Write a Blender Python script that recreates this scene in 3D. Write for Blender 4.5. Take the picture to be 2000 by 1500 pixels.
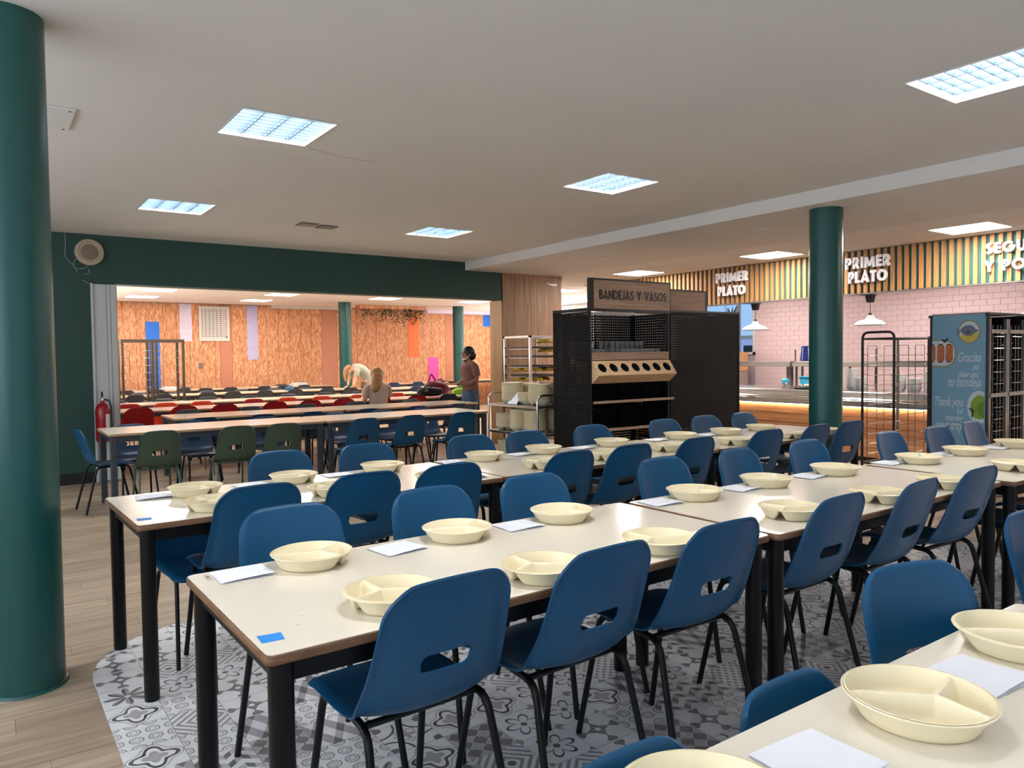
import bpy, bmesh, math, random
from mathutils import Vector, Matrix

random.seed(11)
S = bpy.context.scene
COL = S.collection
PI = math.pi
for o in list(bpy.data.objects):
    bpy.data.objects.remove(o)

# ------------------------------------------------------------------ camera, world, daylight, exposure
EYE = 1.42
cam_d = bpy.data.cameras.new('camera')
cam = bpy.data.objects.new('camera', cam_d)
COL.objects.link(cam)
S.camera = cam
FPX = 1466.1
cam_d.sensor_fit = 'HORIZONTAL'
cam_d.sensor_width = 36.0
cam_d.lens = FPX / 2000 * 36
cam_d.clip_start = 0.05
cam_d.clip_end = 200


def camera_axes():
    a = Vector((2060.0, -79.0, FPX)).normalized()      # direction of the table rows seen from the camera
    b = Vector((-1045.0, -41.0, FPX)).normalized()     # direction into the depth of the hall
    b = (b - a * a.dot(b)).normalized()
    u = -a.cross(b)
    if u.y > 0:
        u = -u
    return a, b, u


_a, _b, _u = camera_axes()
right = Vector((_a.x, _b.x, _u.x))
up = -Vector((_a.y, _b.y, _u.y))
back = -Vector((_a.z, _b.z, _u.z))
mw = Matrix.Identity(4)
for i in range(3):
    mw[i][0], mw[i][1], mw[i][2] = right[i], up[i], back[i]
mw[2][3] = EYE
cam.matrix_world = mw

S.view_settings.view_transform = 'Standard'
S.view_settings.look = 'None'
S.view_settings.gamma = 1
S.view_settings.use_curve_mapping = False
S.view_settings.exposure = 0.08
S.cycles.use_denoising = True
S.cycles.max_bounces = 8
S.cycles.diffuse_bounces = 4
S.cycles.glossy_bounces = 4
S.cycles.transparent_max_bounces = 12
S.cycles.sample_clamp_indirect = 6
S.cycles.caustics_reflective = False
S.cycles.caustics_refractive = False

W = bpy.data.worlds.new('world')
S.world = W
W.use_nodes = True
wn = W.node_tree.nodes
wn['Background'].inputs[0].default_value = (0.36, 0.58, 0.92, 1)
wn['Background'].inputs[1].default_value = 0.95


def area(name, loc, rot, sx, sy, power, col):
    l = bpy.data.lights.new(name, 'AREA')
    l.shape = 'RECTANGLE'
    l.size, l.size_y, l.energy, l.color = sx, sy, power, col
    o = bpy.data.objects.new(name, l)
    COL.objects.link(o)
    o.location, o.rotation_euler = loc, rot
    return o


# daylight through the windows of the wall behind the camera and of the left wall; then added far-room fill
area('window_and_fill_light', (1.5, -3.35, 1.75), (PI / 2 + 0.35, 0, 0), 6.0, 1.6, 22, (0.80, 0.90, 1.0))
area('window_and_fill_light', (-2.85, 2.7, 1.75), (0, -PI / 2 - 0.45, 0), 1.5, 11.0, 190, (0.84, 0.92, 1.0))
area('window_and_fill_light', (1.08, 14.5, 1.6), (0, -PI / 2 - 1.2, 0), 1.4, 7.5, 130, (1.0, 0.93, 0.90))  # added fill brightening the far ceiling; this wall has no window
area('window_and_fill_light', (13.1, 15.0, 1.6), (0, PI / 2 + 1.2, 0), 1.4, 6.5, 170, (1.0, 0.93, 0.90))  # second added up-light for the far ceiling, from a solid wall
L_MAIN, L_RIGHT, L_FAR, L_KIT = 62.0, 60.0, 32.0, 25.0


# ------------------------------------------------------------------ helpers
def lin(r, g, b):
    def f(c):
        c /= 255.0
        return c / 12.92 if c <= 0.04045 else ((c + 0.055) / 1.055) ** 2.4
    return (f(r), f(g), f(b), 1.0)


class G:
    """node graph helper"""

    def __init__(s, name):
        s.m = bpy.data.materials.new(name)
        s.m.use_nodes = True
        s.t = s.m.node_tree
        s.b = s.t.nodes['Principled BSDF']
        s.out = s.t.nodes['Material Output']

    def n(s, typ, **kw):
        nd = s.t.nodes.new(typ)
        for k, v in kw.items():
            setattr(nd, k, v)
        return nd

    def l(s, a, b):
        s.t.links.new(a, b)

    def coord(s, which='Object', scale=(1, 1, 1), rot=(0, 0, 0)):
        if which == 'World':
            o = s.n('ShaderNodeNewGeometry').outputs['Position']
        else:
            o = s.n('ShaderNodeTexCoord').outputs[which]
        mp = s.n('ShaderNodeMapping')
        mp.inputs['Scale'].default_value = scale
        mp.inputs['Rotation'].default_value = rot
        s.l(o, mp.inputs[0])
        return mp.outputs[0]

    def noise(s, vec, scale, detail=3, rough=0.5, dist=0.0):
        nd = s.n('ShaderNodeTexNoise')
        nd.inputs['Scale'].default_value = scale
        nd.inputs['Detail'].default_value = detail
        nd.inputs['Roughness'].default_value = rough
        nd.inputs['Distortion'].default_value = dist
        s.l(vec, nd.inputs['Vector'])
        return nd.outputs[0]

    def ramp(s, fac, stops):
        nd = s.n('ShaderNodeValToRGB')
        el = nd.color_ramp.elements
        while len(el) < len(stops):
            el.new(0.5)
        for e, (p, c) in zip(el, stops):
            e.position, e.color = p, c
        s.l(fac, nd.inputs[0])
        return nd.outputs[0]

    def bump(s, h, strength, dist=0.01):
        nd = s.n('ShaderNodeBump')
        nd.inputs['Strength'].default_value = strength
        nd.inputs['Distance'].default_value = dist
        s.l(h, nd.inputs['Height'])
        s.l(nd.outputs[0], s.b.inputs['Normal'])

    def set(s, rough=0.5, metal=0.0, spec=0.5, coat=0.0):
        s.b.inputs['Roughness'].default_value = rough
        s.b.inputs['Metallic'].default_value = metal
        s.b.inputs['Specular IOR Level'].default_value = spec
        s.b.inputs['Coat Weight'].default_value = coat
        return s.m


def mk(name, rgb, rough=0.5, metal=0.0, spec=0.5, var=0.06, scale=12, bump=0.0, bscale=120):
    g = G(name)
    c = lin(*rgb)
    v = g.coord()
    f = g.noise(v, scale)
    lo = tuple(x * (1 - var) for x in c[:3]) + (1,)
    hi = tuple(min(1, x * (1 + var)) for x in c[:3]) + (1,)
    g.l(g.ramp(f, [(0.3, lo), (0.7, hi)]), g.b.inputs['Base Color'])
    if bump:
        g.bump(g.noise(v, bscale), bump, 0.002)
    return g.set(rough, metal, spec)


def emit(name, rgb, strength):
    g = G(name)
    g.b.inputs['Base Color'].default_value = (0.8, 0.8, 0.8, 1)
    g.b.inputs['Emission Color'].default_value = rgb + (1,)
    g.b.inputs['Emission Strength'].default_value = strength
    return g.m


def wood(name, dark, light, grain=(2, 40, 40), rough=0.5, which='Object', scale=1.0):
    g = G(name)
    v = g.coord(which, grain)
    f = g.noise(v, scale, 6, 0.62, 0.6)
    info = g.n('ShaderNodeObjectInfo').outputs['Random']
    isl = g.n('ShaderNodeNewGeometry').outputs['Random Per Island']
    ad = g.n('ShaderNodeMath', operation='ADD')
    g.l(info, ad.inputs[0]); g.l(isl, ad.inputs[1])
    fr = g.n('ShaderNodeMath', operation='FRACT')
    g.l(ad.outputs[0], fr.inputs[0])
    sc = g.n('ShaderNodeMath', operation='MULTIPLY_ADD')
    sc.inputs[1].default_value, sc.inputs[2].default_value = 0.16, -0.08
    g.l(fr.outputs[0], sc.inputs[0])
    ad2 = g.n('ShaderNodeMath', operation='ADD')
    g.l(f, ad2.inputs[0]); g.l(sc.outputs[0], ad2.inputs[1])
    g.l(g.ramp(ad2.outputs[0], [(0.3, lin(*dark)), (0.7, lin(*light))]), g.b.inputs['Base Color'])
    g.bump(f, 0.08, 0.002)
    return g.set(rough, 0, 0.35)


class X:
    """arithmetic on shader sockets"""
    g = None

    def __init__(s, sock):
        s.s = sock

    @staticmethod
    def op(o, *a):
        nd = X.g.n('ShaderNodeMath', operation=o)
        for i, x in enumerate(a):
            if isinstance(x, X):
                X.g.l(x.s, nd.inputs[i])
            else:
                nd.inputs[i].default_value = x
        return X(nd.outputs[0])

    def __add__(s, o): return X.op('ADD', s, o)
    def __sub__(s, o): return X.op('SUBTRACT', s, o)
    def __rsub__(s, o): return X.op('SUBTRACT', o, s)
    def __mul__(s, o): return X.op('MULTIPLY', s, o)
    def __truediv__(s, o): return X.op('DIVIDE', s, o)
    def __lt__(s, o): return X.op('LESS_THAN', s, o)
    def __gt__(s, o): return X.op('GREATER_THAN', s, o)
    def abs(s): return X.op('ABSOLUTE', s)
    def sin(s): return X.op('SINE', s)
    def cos(s): return X.op('COSINE', s)
    def fract(s): return X.op('FRACT', s)
    def floor(s): return X.op('FLOOR', s)
    def sqrt(s): return X.op('SQRT', s)
    def mx(s, o): return X.op('MAXIMUM', s, o)
    def mn(s, o): return X.op('MINIMUM', s, o)
    __radd__ = __add__
    __rmul__ = __mul__


def vinyl_material():
    g = G('patterned_vinyl')
    X.g = g
    pos = g.n('ShaderNodeNewGeometry').outputs['Position']
    sp = g.n('ShaderNodeSeparateXYZ')
    g.l(pos, sp.inputs[0])
    T = 0.2
    tx, ty = (X(sp.outputs[0]) - 0.375) / T, X(sp.outputs[1]) / T
    u, v = (tx.fract() - 0.5) * 2.0, (ty.fract() - 0.5) * 2.0
    cb = g.n('ShaderNodeCombineXYZ')
    g.l(tx.floor().s, cb.inputs[0]); g.l(ty.floor().s, cb.inputs[1])
    wn_ = g.n('ShaderNodeTexWhiteNoise')
    wn_.noise_dimensions = '2D'
    g.l(cb.outputs[0], wn_.inputs['Vector'])
    k = (X(wn_.outputs['Value']) * 12.0).floor()
    au, av = u.abs(), v.abs()
    r = (u * u + v * v).sqrt()
    a = X.op('ARCTAN2', v, u)
    c4, c8 = (a * 4.0).cos(), (a * 8.0).cos()
    dcor = ((1.0 - au) * (1.0 - au) + (1.0 - av) * (1.0 - av)).sqrt()

    def band(x, w):
        return x.abs() < w
    star = (r < (0.2 + 0.72 * ((a * 4.0).cos().abs()))) * (0.45 + 0.45 * ((a * 8.0).sin() > 0.0)) * (r > 0.12)
    clover = (band(r - (0.62 + 0.16 * c4), 0.075) * 0.95).mx((r < (0.36 + 0.09 * c4)) * 0.42).mx(band(r - (0.82 + 0.14 * c4), 0.025) * 0.5)
    scroll = (band(dcor - 0.82, 0.05) * 0.92).mx((r < (0.22 + 0.14 * c4)) * 0.45).mx((dcor < 0.3 + 0.08 * c8) * 0.8).mx(band(r - 0.45 - 0.08 * c8, 0.03) * 0.5)
    u3, v3 = ((u * 1.5).fract() - 0.5) * 2.0, ((v * 1.5).fract() - 0.5) * 2.0
    r3 = (u3 * u3 + v3 * v3).sqrt()
    a3 = X.op('ARCTAN2', v3, u3)
    rings = (band(r3 - 0.72, 0.08) * 0.6).mx(band(r3 - 0.25 - 0.2 * (a3 * 4.0).cos().abs(), 0.06) * 0.7)
    zig = ((v * 1.5 + ((u * 1.0).fract() - 0.5).abs() * 1.2).fract() < 0.5) * (0.35 + 0.45 * ((u * 2.0).fract() < 0.5))
    darkq = 0.72 - (r3 < (0.72 + 0.14 * (a3 * 4.0).cos())) * 0.35 + band(r3 - 0.72 - 0.14 * (a3 * 4.0).cos(), 0.05) * -0.5
    dia = ((au + av) * 2.6).fract()
    diam = ((dia < 0.45) * 0.5) * ((r > 0.3) * 1.0) + (r < 0.16) * 0.8
    flower = (band(r - 0.3 - 0.45 * (a * 3.0).cos().abs(), 0.06) * 0.95).mx((r < 0.14) * 0.8).mx((dcor < 0.22) * 0.5)
    fine = ((u * 15.0).sin() * (v * 15.0).sin() > 0.35) * 0.6
    cubes = ((u * 1.0 + v * 0.5).fract() < 0.5) * 0.45 + ((u * 1.0 - v * 0.5).fract() < 0.34) * 0.4
    cross = ((au.mn(av) < 0.13 + 0.1 * (r * 9.0).sin()) * 0.7) * (r > 0.12) * (r < 0.95)
    leafs = band((u * 4.7 + (v * 6.0).sin() * 0.9).sin() - 0.2, 0.28) * 0.75 * ((v * 9.0).sin() > -0.3)
    pats = [star, clover, scroll, rings, zig, darkq, diam, flower, fine, cubes, cross, leafs]
    tot = None
    for i, p in enumerate(pats):
        sel = X.op('COMPARE', k, float(i), 0.1)
        tot = p * sel if tot is None else tot + p * sel
    vv = g.coord('World')
    wear = X(g.noise(vv, 25, 4, 0.7))
    tot = tot * (0.65 + wear * 0.6)
    seam = (au.mx(av) > 0.985) * 0.3
    tot = tot.mx(seam).mx(wear * 0.12)
    col = g.ramp(tot.s, [(0.0, lin(222, 221, 223)), (0.5, lin(132, 131, 133)), (1.0, lin(38, 38, 40))])
    g.l(col, g.b.inputs['Base Color'])
    return g.set(0.42, 0, 0.4)


def osb_material():
    g = G('osb_strands')
    info = g.n('ShaderNodeObjectInfo').outputs['Random']
    base = g.n('ShaderNodeNewGeometry').outputs['Position']
    nz = g.n('ShaderNodeTexNoise')
    nz.inputs['Scale'].default_value = 9
    nz.inputs['Detail'].default_value = 1
    g.l(base, nz.inputs['Vector'])
    warp = g.n('ShaderNodeVectorMath', operation='MULTIPLY_ADD')
    warp.inputs[1].default_value = (0.035, 0.0, 0.02)
    g.l(nz.outputs['Color'], warp.inputs[0])
    g.l(base, warp.inputs[2])
    out = None
    for i, (rot, sc) in enumerate([((0, 0.45, 0), (52, 1, 9)), ((0, -0.5, 0), (58, 1, 10)), ((0, 1.0, 0), (50, 1, 11))]):
        mp = g.n('ShaderNodeMapping')
        mp.inputs['Rotation'].default_value = rot
        mp.inputs['Scale'].default_value = sc
        g.l(warp.outputs[0], mp.inputs[0])
        vo = g.n('ShaderNodeTexVoronoi')
        vo.inputs['Scale'].default_value = 1.0
        g.l(mp.outputs[0], vo.inputs['Vector'])
        sep = g.n('ShaderNodeSeparateColor')
        g.l(vo.outputs['Color'], sep.inputs[0])
        v = sep.outputs[0]
        if out is None:
            out = v
        else:
            sel = g.n('ShaderNodeMath', operation='GREATER_THAN')
            sel.inputs[1].default_value = 0.55
            g.l(sep.outputs[1], sel.inputs[0])
            mx = g.n('ShaderNodeMix')
            g.l(sel.outputs[0], mx.inputs['Factor'])
            g.l(out, mx.inputs['A']); g.l(v, mx.inputs['B'])
            out = mx.outputs['Result']
    col = g.ramp(out, [(0.0, lin(184, 118, 80)), (0.45, lin(212, 148, 106)), (1.0, lin(236, 190, 152))])
    g.l(col, g.b.inputs['Base Color'])
    return g.set(0.55, 0, 0.3)


def pegboard(name, axis):
    """black sheet steel punched with round holes"""
    g = G(name)
    X.g = g
    tc = g.n('ShaderNodeTexCoord').outputs['Object']
    sp = g.n('ShaderNodeSeparateXYZ')
    g.l(tc, sp.inputs[0])
    P = 0.0295
    u = ((X(sp.outputs[axis]) / P).fract() - 0.5)
    v = ((X(sp.outputs[2]) / P).fract() - 0.5)
    hole = (u * u + v * v) < 0.036
    g.b.inputs['Base Color'].default_value = lin(13, 13, 15)
    g.set(0.6, 0.0, 0.2)
    tr = g.n('ShaderNodeBsdfTransparent')
    mx = g.n('ShaderNodeMixShader')
    g.l(hole.s, mx.inputs[0])
    g.l(g.b.outputs[0], mx.inputs[1])
    g.l(tr.outputs[0], mx.inputs[2])
    g.l(mx.outputs[0], g.out.inputs[0])
    return g.m


class MB:
    def __init__(s):
        s.v, s.f, s.m = [], [], []

    def add(s, vs, fs, mi=0):
        o = len(s.v)
        s.v += [tuple(v) for v in vs]
        s.f += [tuple(i + o for i in f) for f in fs]
        s.m += [mi] * len(fs)
        return s

    def box(s, x0, y0, z0, x1, y1, z1, mi=0):
        vs = [(x, y, z) for z in (z0, z1) for y in (y0, y1) for x in (x0, x1)]
        return s.add(vs, [(0, 2, 3, 1), (4, 5, 7, 6), (0, 1, 5, 4), (2, 6, 7, 3), (0, 4, 6, 2), (1, 3, 7, 5)], mi)

    def tube(s, pts, r, n=8, mi=0, closed=False, caps=True):
        pts = [Vector(p) for p in pts]
        N = len(pts)
        rs = r if isinstance(r, (list, tuple)) else [r] * N
        tang = []
        for i in range(N):
            if closed:
                t = pts[(i + 1) % N] - pts[i - 1]
            else:
                t = pts[min(i + 1, N - 1)] - pts[max(i - 1, 0)]
            tang.append(t.normalized())
        ref = Vector((0, 0, 1)) if abs(tang[0].z) < 0.9 else Vector((1, 0, 0))
        nrm = (ref - tang[0] * ref.dot(tang[0])).normalized()
        vs = []
        for i in range(N):
            nrm = (nrm - tang[i] * nrm.dot(tang[i]))
            if nrm.length < 1e-6:
                nrm = Vector((1, 0, 0))
            nrm.normalize()
            bn = tang[i].cross(nrm)
            for k in range(n):
                a = 2 * PI * (k + 0.5) / n
                vs.append(pts[i] + (nrm * math.cos(a) + bn * math.sin(a)) * rs[i])
        fs = []
        for i in range(N if closed else N - 1):
            j = (i + 1) % N
            for k in range(n):
                k2 = (k + 1) % n
                fs.append((i * n + k, i * n + k2, j * n + k2, j * n + k))
        if caps and not closed:
            fs.append(tuple(range(n - 1, -1, -1)))
            fs.append(tuple((N - 1) * n + k for k in range(n)))
        return s.add(vs, fs, mi)

    def lathe(s, prof, c=(0, 0, 0), n=24, mi=0, axis='z'):
        vs = []
        for r, z in prof:
            for k in range(n):
                a = 2 * PI * k / n
                p = (r * math.cos(a), r * math.sin(a), z)
                if axis == 'y':
                    p = (p[0], p[2], p[1])
                if axis == 'x':
                    p = (p[2], p[0], p[1])
                vs.append((p[0] + c[0], p[1] + c[1], p[2] + c[2]))
        fs = []
        for i in range(len(prof) - 1):
            for k in range(n):
                k2 = (k + 1) % n
                fs.append((i * n + k, i * n + k2, (i + 1) * n + k2, (i + 1) * n + k))
        if prof[0][0] > 1e-5:
            fs.append(tuple(range(n - 1, -1, -1)))
        if prof[-1][0] > 1e-5:
            fs.append(tuple((len(prof) - 1) * n + k for k in range(n)))
        return s.add(vs, fs, mi)

    def prism(s, poly, lo, hi, axes='xyz', mi=0):
        """poly in the first two axes, extruded along the third"""
        n = len(poly)
        ix = ['xyz'.index(c) for c in axes]
        vs = []
        for h in (lo, hi):
            for p in poly:
                q = [0, 0, 0]
                q[ix[0]], q[ix[1]], q[ix[2]] = p[0], p[1], h
                vs.append(q)
        fs = [tuple(range(n - 1, -1, -1)), tuple(range(n, 2 * n))]
        fs += [(i, (i + 1) % n, n + (i + 1) % n, n + i) for i in range(n)]
        return s.add(vs, fs, mi)

    def mesh(s, name, mats, smooth=None, bevel=0.0, seg=1, recalc=True):
        me = bpy.data.meshes.new(name)
        me.from_pydata(s.v, [], s.f)
        if not isinstance(mats, (list, tuple)):
            mats = [mats]
        for m in mats:
            me.materials.append(m)
        me.polygons.foreach_set('material_index', s.m)
        bm = bmesh.new()
        bm.from_mesh(me)
        bmesh.ops.remove_doubles(bm, verts=bm.verts, dist=1e-6)
        if recalc:
            bmesh.ops.recalc_face_normals(bm, faces=bm.faces)
        if bevel:
            ed = [e for e in bm.edges if len(e.link_faces) == 2 and e.calc_face_angle(0) > 0.6]
            bmesh.ops.bevel(bm, geom=ed, offset=bevel, segments=seg, affect='EDGES', profile=0.5, clamp_overlap=True)
        bm.to_mesh(me)
        bm.free()
        if smooth:
            me.polygons.foreach_set('use_smooth', [True] * len(me.polygons))
            me.set_sharp_from_angle(angle=smooth)
        return me

    def build(s, name, mats, parent=None, smooth=None, bevel=0.0, seg=1, loc=None):
        return put(name, s.mesh(name, mats, smooth, bevel, seg), parent, loc)


def put(name, me, parent=None, loc=None, rz=0.0):
    o = bpy.data.objects.new(name, me)
    COL.objects.link(o)
    if parent is not None:
        o.parent = parent
    if loc:
        o.location = loc
    if rz:
        o.rotation_euler.z = rz
    return o


def tag(o, label=None, cat=None, group=None, kind=None):
    if label: o['label'] = label
    if cat: o['category'] = cat
    if group: o['group'] = group
    if kind: o['kind'] = kind
    return o


def thing(name, label, cat, loc=(0, 0, 0), rz=0.0, group=None):
    o = bpy.data.objects.new(name, None)
    o.empty_display_size = 0.1
    COL.objects.link(o)
    o.location, o.rotation_euler.z = loc, rz
    return tag(o, label, cat, group)


def copy_tree(o, parent=None):
    c = o.copy()
    COL.objects.link(c)
    if parent is not None:
        c.parent = parent
    for ch in KIDS.get(o.name, []):
        copy_tree(ch, c)
    return c


_U = ['', 'first', 'second', 'third', 'fourth', 'fifth', 'sixth', 'seventh', 'eighth', 'ninth', 'tenth', 'eleventh', 'twelfth', 'thirteenth', 'fourteenth', 'fifteenth', 'sixteenth', 'seventeenth', 'eighteenth', 'nineteenth', 'twentieth']


def nth(n):
    return _U[n] if n <= 20 else ('twenty-' + _U[n - 20] if n < 30 else 'thirtieth')


ORD = ['first', 'second', 'third', 'fourth', 'fifth', 'sixth', 'seventh', 'eighth', 'ninth', 'tenth', 'eleventh', 'twelfth', 'thirteenth', 'fourteenth']


KIDS = {}


def register(o):
    KIDS.clear()
    for ob in bpy.data.objects:
        if ob.parent is not None:
            KIDS.setdefault(ob.parent.name, []).append(ob)
    return o


def struct(name, mb, mats, parent=None, **kw):
    o = mb.build(name, mats, parent, **kw)
    if parent is None:
        o['kind'] = 'structure'
    return o


def boolean_cut(me, cutter_mb):
    a = put('tmp_a', me)
    b = cutter_mb.build('tmp_b', me.materials[0])
    md = a.modifiers.new('b', 'BOOLEAN')
    md.operation, md.object, md.solver = 'DIFFERENCE', b, 'EXACT'
    dg = bpy.context.evaluated_depsgraph_get()
    out = bpy.data.meshes.new_from_object(a.evaluated_get(dg))
    bpy.data.objects.remove(a)
    bpy.data.objects.remove(b)
    return out


def text_mesh(txt, size, depth, mat, offset=0.0, shear=0.0, space=1.0, align='LEFT'):
    cu = bpy.data.curves.new('txt', 'FONT')
    cu.body, cu.size, cu.extrude, cu.offset, cu.shear = txt, size, depth / 2, offset, shear
    cu.space_character, cu.align_x = space, align
    cu.resolution_u = 4
    o = bpy.data.objects.new('txt', cu)
    COL.objects.link(o)
    dg = bpy.context.evaluated_depsgraph_get()
    me = bpy.data.meshes.new_from_object(o.evaluated_get(dg))
    bpy.data.objects.remove(o)
    me.materials.clear()
    me.materials.append(mat)
    return me


def mbounds(me):
    xs = [v.co.x for v in me.vertices]
    ys = [v.co.y for v in me.vertices]
    return min(xs), max(xs), min(ys), max(ys)


def basis(origin, r, u):
    r, u = Vector(r), Vector(u)
    n = r.cross(u)
    m = Matrix.Identity(4)
    for i in range(3):
        m[i][0], m[i][1], m[i][2], m[i][3] = r[i], u[i], n[i], origin[i]
    return m


def arc_pts(cx, cy, rx, ry, a0, a1, n=14):
    return [(cx + rx * math.cos(math.radians(a0 + (a1 - a0) * k / n)), cy + ry * math.sin(math.radians(a0 + (a1 - a0) * k / n))) for k in range(n + 1)]


def glyph(ch, w):
    """strokes of a geometric sans capital, cap height 1; returns (strokes, advance)"""
    h = w / 2
    t, m = 1 - h, 0.47
    G_ = {
        'I': ([[(h, 0), (h, 1)]], w),
        'L': ([[(h, 1), (h, h), (0.5, h)]], 0.5),
        'E': ([[(0.52, t), (h, t), (h, h), (0.52, h)], [(h, 0.5), (0.48, 0.5)]], 0.52),
        'T': ([[(0, t), (0.62, t)], [(0.31, t), (0.31, 0)]], 0.62),
        'P': ([[(h, 0), (h, t), (0.34, t)] + arc_pts(0.34, (t + m) / 2, 0.62 - h - 0.34, (t - m) / 2, 90, -90) + [(h, m)]], 0.62),
        'R': ([[(h, 0), (h, t), (0.33, t)] + arc_pts(0.33, (t + m) / 2, 0.60 - h - 0.33, (t - m) / 2, 90, -90) + [(h, m)], [(0.28, m), (0.60 - h * 0.4, 0)]], 0.66),
        'B': ([[(h, h), (h, t), (0.32, t)] + arc_pts(0.32, (t + 0.52) / 2, 0.56 - h - 0.32, (t - 0.52) / 2, 90, -90) + [(h, 0.52)], [(0.32, 0.52)] + arc_pts(0.34, (0.52 + h) / 2, 0.62 - h - 0.34, (0.52 - h) / 2, 90, -90) + [(h, h)]], 0.62),
        'D': ([[(h, h), (h, t), (0.3, t)] + arc_pts(0.3, 0.5, 0.8 - h - 0.3, t - 0.5, 90, -90) + [(h, h)]], 0.8),
        'O': ([arc_pts(0.49, 0.5, 0.49 - h, 0.5 - h, 0, 360, 32)], 0.98),
        'G': ([arc_pts(0.49, 0.5, 0.49 - h, 0.5 - h, 42, 360, 28) + [(0.55, 0.5)]], 0.98),
        'S': ([arc_pts(0.29, 0.73, 0.27 - h, 0.27 - h, 35, 245, 12) + arc_pts(0.27, 0.28, 0.29 - h, 0.28 - h, 75, -150, 14)], 0.56),
        'U': ([[(h, 1), (h, 0.38)] + arc_pts(0.35, 0.38, 0.35 - h, 0.38 - h, 180, 360) + [(0.7 - h, 1)]], 0.7),
        'J': ([[(0.42 - h, 1), (0.42 - h, 0.25)] + arc_pts(0.16, 0.25, 0.26 - h, 0.25 - h, 0, -130)], 0.42),
        'A': ([[(h * 0.8, 0), (0.42, t), (0.84 - h * 0.8, 0)], [(0.2, 0.26), (0.64, 0.26)]], 0.84),
        'V': ([[(h * 0.8, 1), (0.42, h), (0.84 - h * 0.8, 1)]], 0.84),
        'N': ([[(h, 0), (h, 1 - h * 0.6)], [(h, 1 - h * 0.9), (0.78 - h, h * 0.9)], [(0.78 - h, h * 0.6), (0.78 - h, 1)]], 0.78),
        'M': ([[(h, 0), (h * 1.5, 1 - h * 0.8)], [(h * 1.6, 1 - h), (0.5, 0.12)], [(0.5, 0.12), (1 - h * 1.6, 1 - h)], [(1 - h * 1.5, 1 - h * 0.8), (1 - h, 0)]], 1.0),
        'Y': ([[(h * 0.7, 1), (0.38, 0.46)], [(0.76 - h * 0.7, 1), (0.38, 0.46)], [(0.38, 0.52), (0.38, 0)]], 0.76),
    }
    return G_[ch]


_glyph = {}


def glyph_mesh(ch, w, cap, sx, depth, mat):
    key = (ch, w, cap, round(sx, 3), depth, mat.name)
    if key in _glyph:
        return _glyph[key]
    strokes, adv = glyph(ch, w)
    mb = MB()
    for st in strokes:
        st = [Vector((x * sx, y)) for x, y in st]
        closed = (st[0] - st[-1]).length < 1e-6
        if closed:
            st = st[:-1]
        n = len(st)
        L, R = [], []
        for i in range(n):
            a = st[i - 1] if (i or closed) else st[i]
            c = st[(i + 1) % n] if (i < n - 1 or closed) else st[i]
            d1 = (st[i] - a).normalized() if (st[i] - a).length > 1e-9 else None
            d2 = (c - st[i]).normalized() if (c - st[i]).length > 1e-9 else None
            d1 = d1 or d2
            d2 = d2 or d1
            n1, n2 = Vector((-d1.y, d1.x)), Vector((-d2.y, d2.x))
            mt = (n1 + n2)
            mt = mt.normalized() if mt.length > 1e-6 else n1
            k = min(2.2, 1 / max(0.3, mt.dot(n1))) * w / 2
            L.append((st[i] + mt * k) * cap)
            R.append((st[i] - mt * k) * cap)
        vs = []
        for z in (0, depth):
            vs += [(p.x, p.y, z) for p in L] + [(p.x, p.y, z) for p in R]
        fs = []
        for i in range(n if closed else n - 1):
            j = (i + 1) % n
            fs += [(2 * n + i, 3 * n + i, 3 * n + j, 2 * n + j), (i, j, n + j, n + i), (i, 2 * n + i, 2 * n + j, j), (n + i, n + j, 3 * n + j, 3 * n + i)]
        if not closed:
            fs += [(0, n, 3 * n, 2 * n), (n - 1, 3 * n - 1, 4 * n - 1, 2 * n - 1)]
        vs = [(a_, b_, c_ + len(mb.v) * 0.00004 * (c_ > 0)) for a_, b_, c_ in vs]
        mb.add(vs, fs)
    me = mb.mesh('letter', mat)
    _glyph[key] = me
    return me


def letters(txt, cap, width, origin, r, u, depth, mat, parent, weight=0.2, gap=0.1):
    """raised capitals, each one an object, CAP high and together WIDTH wide"""
    total = sum((0.42 if c == ' ' else glyph(c, weight)[1]) + gap for c in txt) - gap
    sx = width / (total * cap)
    x = 0.0
    for c in txt:
        if c == ' ':
            x += 0.42 + gap
            continue
        o = put('letter', glyph_mesh(c, weight, cap, sx, depth, mat), parent)
        o.matrix_local = basis(origin, r, u) @ Matrix.Translation((x * sx * cap, 0, 0))
        x += glyph(c, weight)[1] + gap


# ------------------------------------------------------------------ materials
M = {}
M['ceiling'] = mk('ceiling_paint', (226, 222, 216), 0.9, var=0.02, scale=1.5)
M['ceil_tile'] = mk('mineral_tile', (238, 232, 226), 0.9, var=0.03, scale=30)
M['grid'] = mk('tile_joint', (120, 110, 104), 0.9)
M['green_wall'] = mk('green_wall_paint', (34, 68, 61), 0.65, var=0.05, scale=2)
M['teal'] = mk('teal_gloss_paint', (18, 78, 75), 0.33, var=0.03, scale=2)
M['white_paint'] = mk('white_paint', (222, 220, 216), 0.6, var=0.02)
M['door_white'] = mk('white_laminate', (196, 198, 198), 0.5, var=0.02, scale=3)
M['black_base'] = mk('black_skirting', (22, 22, 24), 0.5)
M['laminate'] = mk('cream_laminate', (236, 226, 208), 0.16, var=0.02, scale=4)
M['laminate'].node_tree.nodes['Principled BSDF'].inputs['Specular IOR Level'].default_value = 0.6
M['edge'] = wood('table_edge', (96, 66, 46), (140, 104, 76), (6, 6, 60), 0.55)
M['edge_pale'] = wood('table_edge_pale', (168, 134, 100), (200, 166, 128), (6, 6, 60), 0.5)
M['leg'] = mk('black_steel', (10, 10, 11), 0.4, spec=0.25)
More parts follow.
